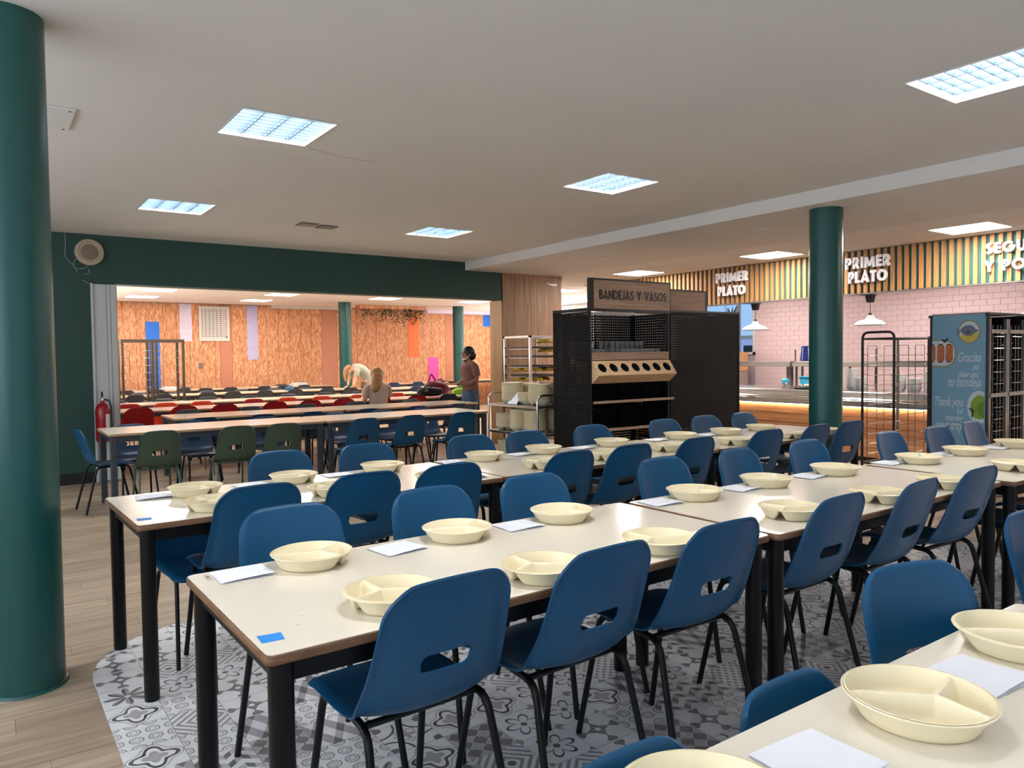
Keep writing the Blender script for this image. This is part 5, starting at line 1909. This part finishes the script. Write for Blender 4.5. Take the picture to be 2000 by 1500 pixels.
for i, (lv, pos) in enumerate([(0, (0.36,)), (1, (0.38,)), (3, (0.10, 0.30, 0.46)), (4, (0.12, 0.34)), (5, (0.10, 0.28, 0.44)), (6, (0.15, 0.35))]):
    for q, dx in enumerate(pos):
        bunch(bx + 0.045 + dx, by + 0.12 + 0.11 * (q % 2), levels[lv] + 0.0165, PI / 2 + 0.4 * q - 0.3, 'banana bunch, %s on the %s tray from the top' % (('left one', 'middle one', 'right one')[q] if len(pos) > 1 else 'single', ORD[lv]))
        if lv >= 3:
            bunch(bx + 0.045 + dx, by + 0.40, levels[lv] + 0.0165, PI / 2 - 0.3 * q, 'rear banana bunch, %s on the %s tray from the top' % (('left one', 'middle one', 'right one')[q], ORD[lv]))

# serving cart with stacks of bowls
cx0, cx1, cy0, cy1 = 5.0, 5.60, 6.56, 7.50
t = thing('serving_cart', 'three-tier steel serving cart with stacks of cream bowls', 'cart', (0, 0, 0))
for yy in (cy0 - 0.012, cy1 + 0.012):
    MB().tube(bend([(cx0, yy, 0.09), (cx0, yy, 0.985), (cx1, yy, 0.985), (cx1, yy, 0.09)], 0.09, 6), 0.014, 10).build('end_handle', M['chrome'], t, smooth=0.8)
for i, z in enumerate((0.865, 0.55, 0.20)):
    s_ = MB().box(cx0 - 0.01, cy0, z - 0.03, cx1 + 0.01, cy1, z).build('deck', M['steel'], t, bevel=0.004)
for x in (cx0, cx1):
    for y in (cy0 - 0.012, cy1 + 0.012):
        castor(t, x, y, M['dull_steel'])
stk = [(0.8655, cx0 + 0.16, cy1 - 0.26, 24, 'left end of the top deck'), (0.8655, cx0 + 0.44, cy1 - 0.22, 22, 'rear left of the top deck'), (0.8655, cx0 + 0.20, cy0 + 0.42, 11, 'middle of the top deck'), (0.8655, cx0 + 0.16, cy0 + 0.15, 23, 'right end of the top deck'), (0.8655, cx0 + 0.44, cy0 + 0.15, 20, 'rear right of the top deck'),
       (0.5505, cx0 + 0.15, cy1 - 0.15, 18, 'left end of the middle deck'), (0.5505, cx0 + 0.15, cy1 - 0.43, 25, 'centre left of the middle deck'), (0.5505, cx0 + 0.15, cy0 + 0.23, 25, 'right end of the middle deck'), (0.5505, cx0 + 0.44, cy0 + 0.23, 25, 'rear of the middle deck'),
       (0.2005, cx0 + 0.15, cy1 - 0.18, 22, 'left end of the bottom deck'), (0.2005, cx0 + 0.15, cy0 + 0.4, 18, 'right end of the bottom deck')]
for (z, x, y, n, lb) in stk:
    a0 = random.uniform(0, 6)
    for q in range(n):
        o = put('nested_bowl', BOWL_LO, None, (x + random.uniform(-.002, .002), y + random.uniform(-.002, .002), z + q * 0.0088), a0)
        tag(o, 'cream bowl, %s from top, stack at %s of the cart' % (nth(n - q), lb), 'bowl', 'bowls nested on the cart')
o = MB().prism([(0, 0), (0.16, 0), (0.16, 0.19), (0, 0.19)], 0, 0.002).build('paper_notice', M['paper'], None, loc=(cx0 + 0.005, cy0 + 0.36, 0.88))
o.rotation_euler = (0.0, -0.95, 0.0)
tag(o, 'crumpled white paper leaning on the bowls of the serving cart', 'paper')
o.location = (cx0 + 0.045, cy0 + 0.44, 0.868)


# ------------------------------------------------------------------ people
def skin_body(name, verts, edges, radii, mat, parent, sub=2, root=0):
    me = bpy.data.meshes.new('tmp')
    me.from_pydata(verts, edges, [])
    o = put('tmp', me)
    md = o.modifiers.new('s', 'SKIN')
    md.use_smooth_shade = True
    for i, r in enumerate(radii):
        sv = me.skin_vertices[0].data[i]
        sv.radius = r if isinstance(r, tuple) else (r, r)
        sv.use_root = (i == root)
    sb = o.modifiers.new('sub', 'SUBSURF')
    sb.levels = sb.render_levels = sub
    dg = bpy.context.evaluated_depsgraph_get()
    out = bpy.data.meshes.new_from_object(o.evaluated_get(dg))
    bpy.data.objects.remove(o)
    out.materials.clear()
    out.materials.append(mat)
    out.polygons.foreach_set('use_smooth', [True] * len(out.polygons))
    return put(name, out, parent)


def chain(name, pts, radii, mat, parent, sub=2):
    return skin_body(name, pts, [(i, i + 1) for i in range(len(pts) - 1)], radii, mat, parent, sub)


def ball(name, c, r, mat, parent, seg=20, rot=None):
    mb = MB()
    n = 12
    mb.lathe([(math.sin(PI * k / n) * 1.0, -math.cos(PI * k / n)) for k in range(n + 1)], (0, 0, 0), seg)
    me = mb.mesh(name, mat, smooth=3.0)
    for v in me.vertices:
        v.co = Vector((v.co.x * r[0], v.co.y * r[1], v.co.z * r[2]))
    o = put(name, me, parent, c)
    if rot:
        o.rotation_euler = rot
    return o


def face(parent, c, rz, skin, tilt=0.0):
    """eyes, nose, mouth and ears on a head centred at C looking along +x turned by RZ"""
    h = bpy.data.objects.new('face', None)
    m_ = Matrix.Translation(c) @ Matrix.Rotation(rz, 4, 'Z') @ Matrix.Rotation(tilt, 4, 'Y')

    def P(p):
        return tuple(m_ @ Vector(p))
    bpy.data.objects.remove(h)
    MBn = MB().add([P((0.082, -0.012, 0.015)), P((0.082, 0.012, 0.015)), P((0.112, 0.0, -0.028)), P((0.086, -0.016, -0.034)), P((0.086, 0.016, -0.034)), P((0.075, 0, 0.02))], [(5, 0, 2, 1), (0, 3, 2), (1, 2, 4), (2, 3, 4)])
    MBn.build('nose', skin, parent, smooth=1.5)
    for s_ in (-1, 1):
        ball('eye', P((0.083, 0.032 * s_, 0.012)), (0.011, 0.013, 0.008), M['shoe'], parent, 10)
        ball('ear', P((-0.005, 0.078 * s_, -0.005)), (0.02, 0.012, 0.032), skin, parent, 10)
    ball('mouth', P((0.083, 0, -0.062)), (0.01, 0.024, 0.007), M['print_brown'], parent, 10)


def hand(parent, wrist, d, up_, skin, curl=0.6):
    """palm with four fingers and a thumb, pointing along D"""
    w_, d, up_ = Vector(wrist), Vector(d).normalized(), Vector(up_).normalized()
    s_ = d.cross(up_).normalized()
    vs = [w_, w_ + d * 0.035, w_ + d * 0.075]
    ed = [(0, 1), (1, 2)]
    rd = [(0.02, 0.016), (0.034, 0.015), (0.036, 0.013)]
    skin_body('palm', [tuple(v) for v in vs], ed, rd, skin, parent, 1)
    for k in range(4):
        b = w_ + d * 0.07 + s_ * (0.027 - 0.018 * k)
        L = (0.062, 0.07, 0.066, 0.052)[k]
        p1 = b + d * L * 0.5 - up_ * L * 0.12 * curl
        p2 = b + d * L * 0.85 - up_ * L * 0.55 * curl
        chain('finger', [tuple(b), tuple(p1), tuple(p2)], [0.0085, 0.008, 0.006], skin, parent, 1)
    b = w_ + d * 0.02 + s_ * 0.03
    chain('thumb', [tuple(b), tuple(b + d * 0.03 + s_ * 0.022), tuple(b + d * 0.058 + s_ * 0.022 - up_ * 0.012)], [0.011, 0.0095, 0.007], skin, parent, 1)


def loft(mb, rings, lateral):
    """elliptical tube through (centre, depth radius, lateral radius)"""
    lat = Vector(lateral)
    pts = [Vector(r[0]) for r in rings]
    n, N = 20, len(rings)
    dense = catmull([tuple(r[0]) + (r[1], r[2]) for r in rings], 4)
    P = [Vector(d[:3]) for d in dense]
    vs, fs = [], []
    for i, d in enumerate(dense):
        t = (P[min(i + 1, len(P) - 1)] - P[max(i - 1, 0)]).normalized()
        dep = t.cross(lat).normalized()
        for k in range(n):
            a = 2 * PI * k / n
            vs.append(P[i] + lat * (math.cos(a) * d[4]) + dep * (math.sin(a) * d[3]))
    for i in range(len(P) - 1):
        for k in range(n):
            k2 = (k + 1) % n
            fs.append((i * n + k, i * n + k2, (i + 1) * n + k2, (i + 1) * n + k))
    fs += [tuple(range(n - 1, -1, -1)), tuple((len(P) - 1) * n + k for k in range(n))]
    return mb.add(vs, fs)


def hair_strands(parent, name, sheets, mat):
    for pts, rr in sheets:
        chain(name, pts, rr, mat, parent, 2)


# standing woman, facing -x, forearms forward
p = thing('person', 'standing person in mauve t-shirt and blue jeans with short black hair', 'person', (6.50, 10.33, 0))
sk = M['skin_dark']
vs = [(0.02, 0, 0.90), (0.02, 0, 1.08), (0.0, 0, 1.24), (0.0, 0, 1.31), (-0.015, 0, 1.37), (-0.03, 0, 1.41), (-0.035, 0, 1.47), (-0.03, 0, 1.53)]
ed = [(0, 1), (1, 2), (2, 3), (3, 4), (4, 5), (5, 6), (6, 7)]
rd = [0.10, 0.085, 0.09, 0.075, 0.045, (0.062, 0.072), (0.074, 0.088), (0.06, 0.07)]
for s_ in (-1, 1):
    o_ = len(vs)
    vs += [(0.0, 0.155 * s_, 1.285), (0.03, 0.20 * s_, 1.06), (-0.10, 0.13 * s_, 0.985), (-0.21, 0.05 * s_, 0.985)]
    ed += [(3, o_), (o_, o_ + 1), (o_ + 1, o_ + 2), (o_ + 2, o_ + 3)]
    rd += [0.05, 0.04, 0.034, 0.024]
    o_ = len(vs)
    vs += [(0.02, 0.085 * s_, 0.84), (-0.01, 0.09 * s_, 0.48), (0.03, 0.09 * s_, 0.09), (-0.10, 0.10 * s_, 0.03)]
    ed += [(0, o_), (o_, o_ + 1), (o_ + 1, o_ + 2), (o_ + 2, o_ + 3)]
    rd += [0.085, 0.058, 0.042, 0.032]
skin_body('body', vs, ed, rd, sk, p)
face(p, (-0.035, 0, 1.475), PI, sk)
for s_ in (-1, 1):
    hand(p, (-0.21, 0.05 * s_, 0.985), (-0.9, -0.3 * s_, 0.1), (0, 0, 1), sk)
mb = loft(MB(), [((0.025, 0, 0.87), 0.118, 0.165), ((0.02, 0, 0.98), 0.112, 0.155), ((0.01, 0, 1.10), 0.108, 0.150), ((0, 0, 1.23), 0.118, 0.170), ((0.0, 0, 1.30), 0.10, 0.168), ((-0.01, 0, 1.35), 0.06, 0.085)], (0, 1, 0))
for s_ in (-1, 1):
    mb.tube([(0, 0.135 * s_, 1.30), (0.0, 0.165 * s_, 1.27), (0.012, 0.185 * s_, 1.19), (0.025, 0.20 * s_, 1.11)], [0.045, 0.064, 0.064, 0.06], 12)
mb.build('t_shirt', M['shirt_mauve'], p, smooth=1.2)
vs = [(0.025, 0, 1.0), (0.025, 0, 0.86)]
ed, rd = [(0, 1)], [0.135, 0.15]
for s_ in (-1, 1):
    o_ = len(vs)
    vs += [(0.02, 0.085 * s_, 0.74), (-0.01, 0.093 * s_, 0.48), (0.03, 0.093 * s_, 0.10)]
    ed += [(1, o_), (o_, o_ + 1), (o_ + 1, o_ + 2)]
    rd += [0.105, 0.082, 0.068]
skin_body('jeans', vs, ed, rd, M['jeans'], p)
for s_ in (-1, 1):
    chain('shoe', [(0.05, 0.095 * s_, 0.05), (-0.05, 0.098 * s_, 0.042), (-0.15, 0.10 * s_, 0.03)], [0.042, 0.042, 0.03], M['shoe'], p)
ball('hair', (0.0, 0, 1.495), (0.102, 0.100, 0.108), M['hair_black'], p, 24)
chain('hair_back', [(0.04, 0, 1.50), (0.06, 0, 1.43), (0.065, 0, 1.36)], [0.085, 0.082, 0.05], M['hair_black'], p)
MB().tube([(-0.095, 0.05, 1.39), (-0.06, 0.085, 1.43), (0.02, 0.07, 1.47), (0.02, -0.07, 1.47), (-0.06, -0.085, 1.43), (-0.095, -0.05, 1.39)], 0.006, 6, closed=True).build('mask_strap', M['paper'], p)
chain('face_mask', [(-0.06, 0, 1.345), (-0.09, 0, 1.375)], [(0.06, 0.03), (0.045, 0.02)], M['shoe'], p)

# seated woman seen from behind, head turned right
p = thing('person', 'seated person with long blonde hair and beige t-shirt at red chair row', 'person', (5.13, 10.86, 0))
sk = M['skin_pale']
vs = [(0, -0.02, 0.53), (0, -0.03, 0.72), (0, 0, 0.93), (0, 0.01, 1.0), (0.01, 0.02, 1.055), (0.02, 0.03, 1.09), (0.02, 0.03, 1.16), (0.02, 0.03, 1.22)]
ed = [(i, i + 1) for i in range(7)]
rd = [0.11, 0.09, 0.09, 0.075, 0.045, (0.062, 0.075), (0.074, 0.09), (0.06, 0.07)]
for s_ in (-1, 1):
    o_ = len(vs)
    vs += [(0.165 * s_, 0.0, 0.965), (0.205 * s_, 0.04, 0.76), (0.17 * s_, 0.20, 0.775), (0.10 * s_, 0.30, 0.79)]
    ed += [(3, o_), (o_, o_ + 1), (o_ + 1, o_ + 2), (o_ + 2, o_ + 3)]
    rd += [0.05, 0.04, 0.034, 0.024]
    o_ = len(vs)
    vs += [(0.09 * s_, 0.05, 0.50), (0.10 * s_, 0.40, 0.50), (0.10 * s_, 0.42, 0.08), (0.10 * s_, 0.54, 0.03)]
    ed += [(0, o_), (o_, o_ + 1), (o_ + 1, o_ + 2), (o_ + 2, o_ + 3)]
    rd += [0.08, 0.06, 0.042, 0.03]
skin_body('body', vs, ed, rd, sk, p)
face(p, (0.02, 0.03, 1.16), 0.35, sk)
for s_ in (-1, 1):
    hand(p, (0.10 * s_, 0.30, 0.79), (-0.5 * s_, 0.8, 0), (0, 0, 1), sk)
mb = loft(MB(), [((0, -0.02, 0.55), 0.125, 0.165), ((0, -0.03, 0.72), 0.112, 0.150), ((0, -0.01, 0.90), 0.118, 0.172), ((0, 0.0, 0.985), 0.10, 0.168), ((0, 0.01, 1.035), 0.06, 0.085)], (1, 0, 0))
for s_ in (-1, 1):
    mb.tube([(0.135 * s_, 0.0, 0.985), (0.165 * s_, 0.0, 0.955), (0.19 * s_, 0.015, 0.89), (0.205 * s_, 0.03, 0.81)], [0.045, 0.064, 0.064, 0.06], 12)
mb.build('t_shirt', M['shirt_beige'], p, smooth=1.2)
vs = [(0, -0.02, 0.54)]
ed, rd = [], [0.13]
for s_ in (-1, 1):
    o_ = len(vs)
    vs += [(0.09 * s_, 0.06, 0.51), (0.10 * s_, 0.40, 0.51), (0.10 * s_, 0.42, 0.10)]
    ed += [(0, o_), (o_, o_ + 1), (o_ + 1, o_ + 2)]
    rd += [0.095, 0.075, 0.06]
skin_body('trousers', vs, ed, rd, M['jeans'], p)
ball('hair', (0.0, 0.01, 1.175), (0.104, 0.104, 0.11), M['hair_blonde'], p, 24)
chain('hair_length', [(-0.01, -0.03, 1.20), (-0.03, -0.06, 1.10), (-0.07, -0.10, 0.99), (-0.115, -0.115, 0.88)], [0.092, 0.102, 0.088, 0.045], M['hair_blonde'], p)
MB().box(0.105, 0.005, 1.165, 0.118, 0.095, 1.195).build('glasses', M['shoe'], p).rotation_euler.z = 0.25

# woman bending over a table
p = thing('person', 'person bending over a far table in grey t-shirt and patterned trousers', 'person', (7.20, 15.86, 0))
vs = [(0.02, 0, 0.88), (0.0, 0, 1.02), (-0.13, 0, 1.17), (-0.25, 0, 1.20), (-0.33, 0, 1.185), (-0.385, 0, 1.17), (-0.43, 0, 1.13), (-0.45, 0, 1.09)]
ed = [(i, i + 1) for i in range(7)]
rd = [0.10, 0.09, 0.09, 0.075, 0.045, (0.065, 0.07), (0.074, 0.085), (0.055, 0.065)]
for s_ in (-1, 1):
    o_ = len(vs)
    vs += [(-0.27, 0.155 * s_, 1.15), (-0.33, 0.17 * s_, 0.95), (-0.37, 0.15 * s_, 0.80)]
    ed += [(3, o_), (o_, o_ + 1), (o_ + 1, o_ + 2)]
    rd += [0.05, 0.04, 0.026]
    o_ = len(vs)
    vs += [(0.03, 0.085 * s_, 0.82), (0.0, 0.09 * s_, 0.46), (0.05, 0.09 * s_, 0.09), (-0.08, 0.10 * s_, 0.03)]
    ed += [(0, o_), (o_, o_ + 1), (o_ + 1, o_ + 2), (o_ + 2, o_ + 3)]
    rd += [0.085, 0.058, 0.042, 0.032]
skin_body('body', vs, ed, rd, sk, p)
face(p, (-0.43, 0, 1.13), PI, sk, 0.9)
for s_ in (-1, 1):
    hand(p, (-0.37, 0.15 * s_, 0.80), (-0.85, -0.1 * s_, -0.42), (-0.3, 0, 0.9), sk, 0.3)
mb = loft(MB(), [((0.06, 0, 0.87), 0.122, 0.165), ((0.02, 0, 1.03), 0.122, 0.155), ((-0.11, 0, 1.16), 0.115, 0.165), ((-0.24, 0, 1.20), 0.10, 0.168), ((-0.31, 0, 1.195), 0.06, 0.08)], (0, 1, 0))
for s_ in (-1, 1):
    mb.tube([(-0.24, 0.13 * s_, 1.19), (-0.265, 0.16 * s_, 1.155), (-0.285, 0.17 * s_, 1.09), (-0.305, 0.172 * s_, 1.03)], [0.045, 0.064, 0.064, 0.06], 12)
mb.build('t_shirt', M['shirt_grey'], p, smooth=1.2)
vs = [(0.03, 0, 0.94), (0.035, 0, 0.84)]
ed, rd = [(0, 1)], [0.14, 0.155]
for s_ in (-1, 1):
    o_ = len(vs)
    vs += [(0.03, 0.088 * s_, 0.72), (0.0, 0.095 * s_, 0.46), (0.05, 0.095 * s_, 0.10)]
    ed += [(1, o_), (o_, o_ + 1), (o_ + 1, o_ + 2)]
    rd += [0.115, 0.095, 0.08]
skin_body('trousers', vs, ed, rd, M['skirt'], p)
chain('hair', [(-0.36, 0, 1.24), (-0.42, 0, 1.225), (-0.49, 0, 1.14), (-0.50, 0, 1.02), (-0.48, 0, 0.90)], [(0.085, 0.05), (0.095, 0.075), (0.09, 0.06), (0.07, 0.035), (0.04, 0.015)], M['hair_blonde'], p)

# bags on the red-chair table
t = thing('duffel_bag', 'burgundy bag with raised straps lying on a far table', 'bag', (6.50, 11.35, TOPZ))
chain('body', [(-0.26, 0, 0.13), (-0.12, 0.02, 0.15), (0.06, 0, 0.14), (0.22, 0, 0.10)], [(0.10, 0.11), (0.13, 0.14), (0.13, 0.13), (0.09, 0.09)], M['bag_red'], t)
MB().tube(bend([(-0.2, -0.02, 0.24), (-0.14, -0.02, 0.40), (-0.05, -0.02, 0.26)], 0.05), 0.012, 8).build('strap', M['bag_red'], t, smooth=0.9)
MB().tube(bend([(-0.02, 0.03, 0.25), (0.08, 0.03, 0.30), (0.2, 0.03, 0.17)], 0.05), 0.012, 8).build('strap', M['bag_red'], t, smooth=0.9)
t = thing('backpack', 'black backpack slumped before the burgundy bag on a far table', 'bag', (6.14, 11.16, TOPZ))
chain('body', [(-0.16, 0, 0.08), (0.0, 0, 0.10), (0.16, 0, 0.09), (0.34, -0.02, 0.08)], [(0.07, 0.07), (0.09, 0.095), (0.09, 0.085), (0.07, 0.065)], M['bag_black'], t)
MB().tube(bend([(-0.08, -0.08, 0.12), (-0.02, -0.1, 0.22), (0.1, -0.06, 0.17)], 0.04), 0.010, 8).build('strap', M['bag_black'], t, smooth=0.9)
MB().box(-0.05, -0.105, 0.10, 0.0, -0.085, 0.14).build('buckle', M['steel'], t)
t = thing('lime_bag', 'lime green cloth bag beside the standing person', 'bag', (6.95, 11.35, TOPZ))
chain('body', [(-0.16, 0, 0.05), (0.0, 0, 0.075), (0.15, 0, 0.055)], [(0.07, 0.045), (0.10, 0.07), (0.07, 0.05)], M['bag_lime'], t)
MB().tube(bend([(-0.08, 0, 0.10), (0.0, 0.0, 0.17), (0.08, 0, 0.11)], 0.04), 0.012, 8).build('handle', M['bag_lime'], t, smooth=0.9)
t = thing('cloth_cap', 'small blue cap on a far table left of the bending person', 'cap', (5.45, 15.9, TOPZ))
MB().lathe([(0.10, 0.0), (0.10, 0.03), (0.07, 0.08), (0.0, 0.10)], n=18).build('crown', M['blue'], t, smooth=0.9)
MB().prism([(-0.06, -0.09), (0.06, -0.09), (0.05, -0.16), (-0.05, -0.16)], 0.0, 0.01).build('brim', M['blue'], t)
# hanging planter in the far room
t = thing('hanging_planter', 'trailing green plants hanging from a wooden ceiling planter', 'plant', (0, 0, 0))
MB().box(8.05, 18.0, 2.70, 9.95, 18.28, 2.799).build('planter_box', M['osb'], t)
lv = MB()
rr = random.Random(5)
for k in range(95):
    x = 8.1 + (rr.random() ** 0.9) * 1.8
    if 8.42 < x < 8.58:
        continue
    y = 17.97 + rr.random() * 0.34
    ln = 0.12 + 0.34 * rr.random() * (1.0 if x < 8.45 or x > 9.4 else 0.8)
    z = 2.72
    while z > 2.72 - ln:
        a, s_ = rr.random() * 6.28, 0.022 + 0.018 * rr.random()
        c = Vector((x + rr.uniform(-0.05, 0.05), y + rr.uniform(-0.04, 0.04), z))
        u_ = Vector((math.cos(a), math.sin(a), rr.uniform(-0.6, 0.2))).normalized()
        w_ = u_.cross(Vector((rr.uniform(-1, 1), rr.uniform(-1, 1), 1))).normalized()
        lv.add([c, c + u_ * s_ * 0.9 + w_ * s_ * 0.5, c + u_ * s_ * 2, c + u_ * s_ * 0.9 - w_ * s_ * 0.5], [(0, 1, 2, 3)])
        z -= 0.018
tag(lv.build('foliage', M['leaf'], t), kind='stuff')
# wall planner between the lavender panels
t = thing('wall_planner', 'white wall planner board with a black ruled grid', 'board', (4.44, YF - 0.03, 1.89))
Wp, Hp = 0.72, 0.85
MB().box(0, 0, 0, Wp, 0.0175, Hp).build('frame', M['white_paint'], t)
gr = MB()
for k in range(15):
    z = 0.10 + k * 0.048
    gr.box(0.06, -0.003, z, 0.63, 0.0, z + 0.007)
for k in range(6):
    x = 0.065 + k * 0.088
    gr.box(x, -0.003, 0.10, x + 0.007, 0.0, 0.78)
for k in range(15):
    z = 0.10 + k * 0.048
    gr.box(0.63, -0.006, z - 0.004, 0.655, 0.0, z + 0.012)
gr.build('ruled_grid', M['letter_black'], t)
rd_ = MB()
for k in range(14):
    z = 0.115 + k * 0.048
    rd_.box(0.52, -0.002, z, 0.625, 0.0, z + 0.02)
rd_.build('pink_column', M['pink_tile'], t)
for k in range(14):
    z = 0.112 + k * 0.048
    for q in range(5):
        pass
MB().lathe([(0.0, -0.02), (0.018, -0.018), (0.018, 0.0)], (0.645, 0.0, 0.10), 10, axis='y').build('magnet', M['black'], t)

# grey box and laid things on the last row
for (x, lb) in ((3.55, 'grey folded cloth on the last far table behind the left trolley'), (6.55, 'grey folded cloth on the last far table left of the column')):
    t = thing('folded_cloth', lb, 'cloth', (x, 18.4, TOPZ))
    MB().box(-0.2, -0.15, 0, 0.2, 0.15, 0.05).build('lower_fold', M['door_white'], t, bevel=0.015, seg=2)
    MB().box(-0.17, -0.13, 0.05, 0.17, 0.13, 0.08).build('upper_fold', M['white_paint'], t, bevel=0.012, seg=2)

# white bowls stacked on the kitchen counter at the right
KB = MB().lathe([(0.0, 0.0), (0.06, 0.0), (0.085, 0.05), (0.082, 0.05), (0.058, 0.004), (0.0, 0.004)], n=16).mesh('kitchen_bowl', M['lamp_white'], smooth=0.7)
for i, (x, y, n) in enumerate([(9.95, 5.78, 22), (9.75, 5.95, 12), (9.75, 5.55, 12), (9.8, 5.05, 16), (9.8, 4.85, 12), (9.75, 4.62, 20), (9.78, 4.42, 18), (9.8, 4.2, 20)]):
    for q in range(n):
        o = put('kitchen_bowl', KB, None, (x, y, 0.9005 + q * 0.0115))
        tag(o, 'white bowl, %s from top, %s stack from the left on the serving counter' % (nth(n - q), ORD[i]), 'bowl', 'white bowls on the counter')
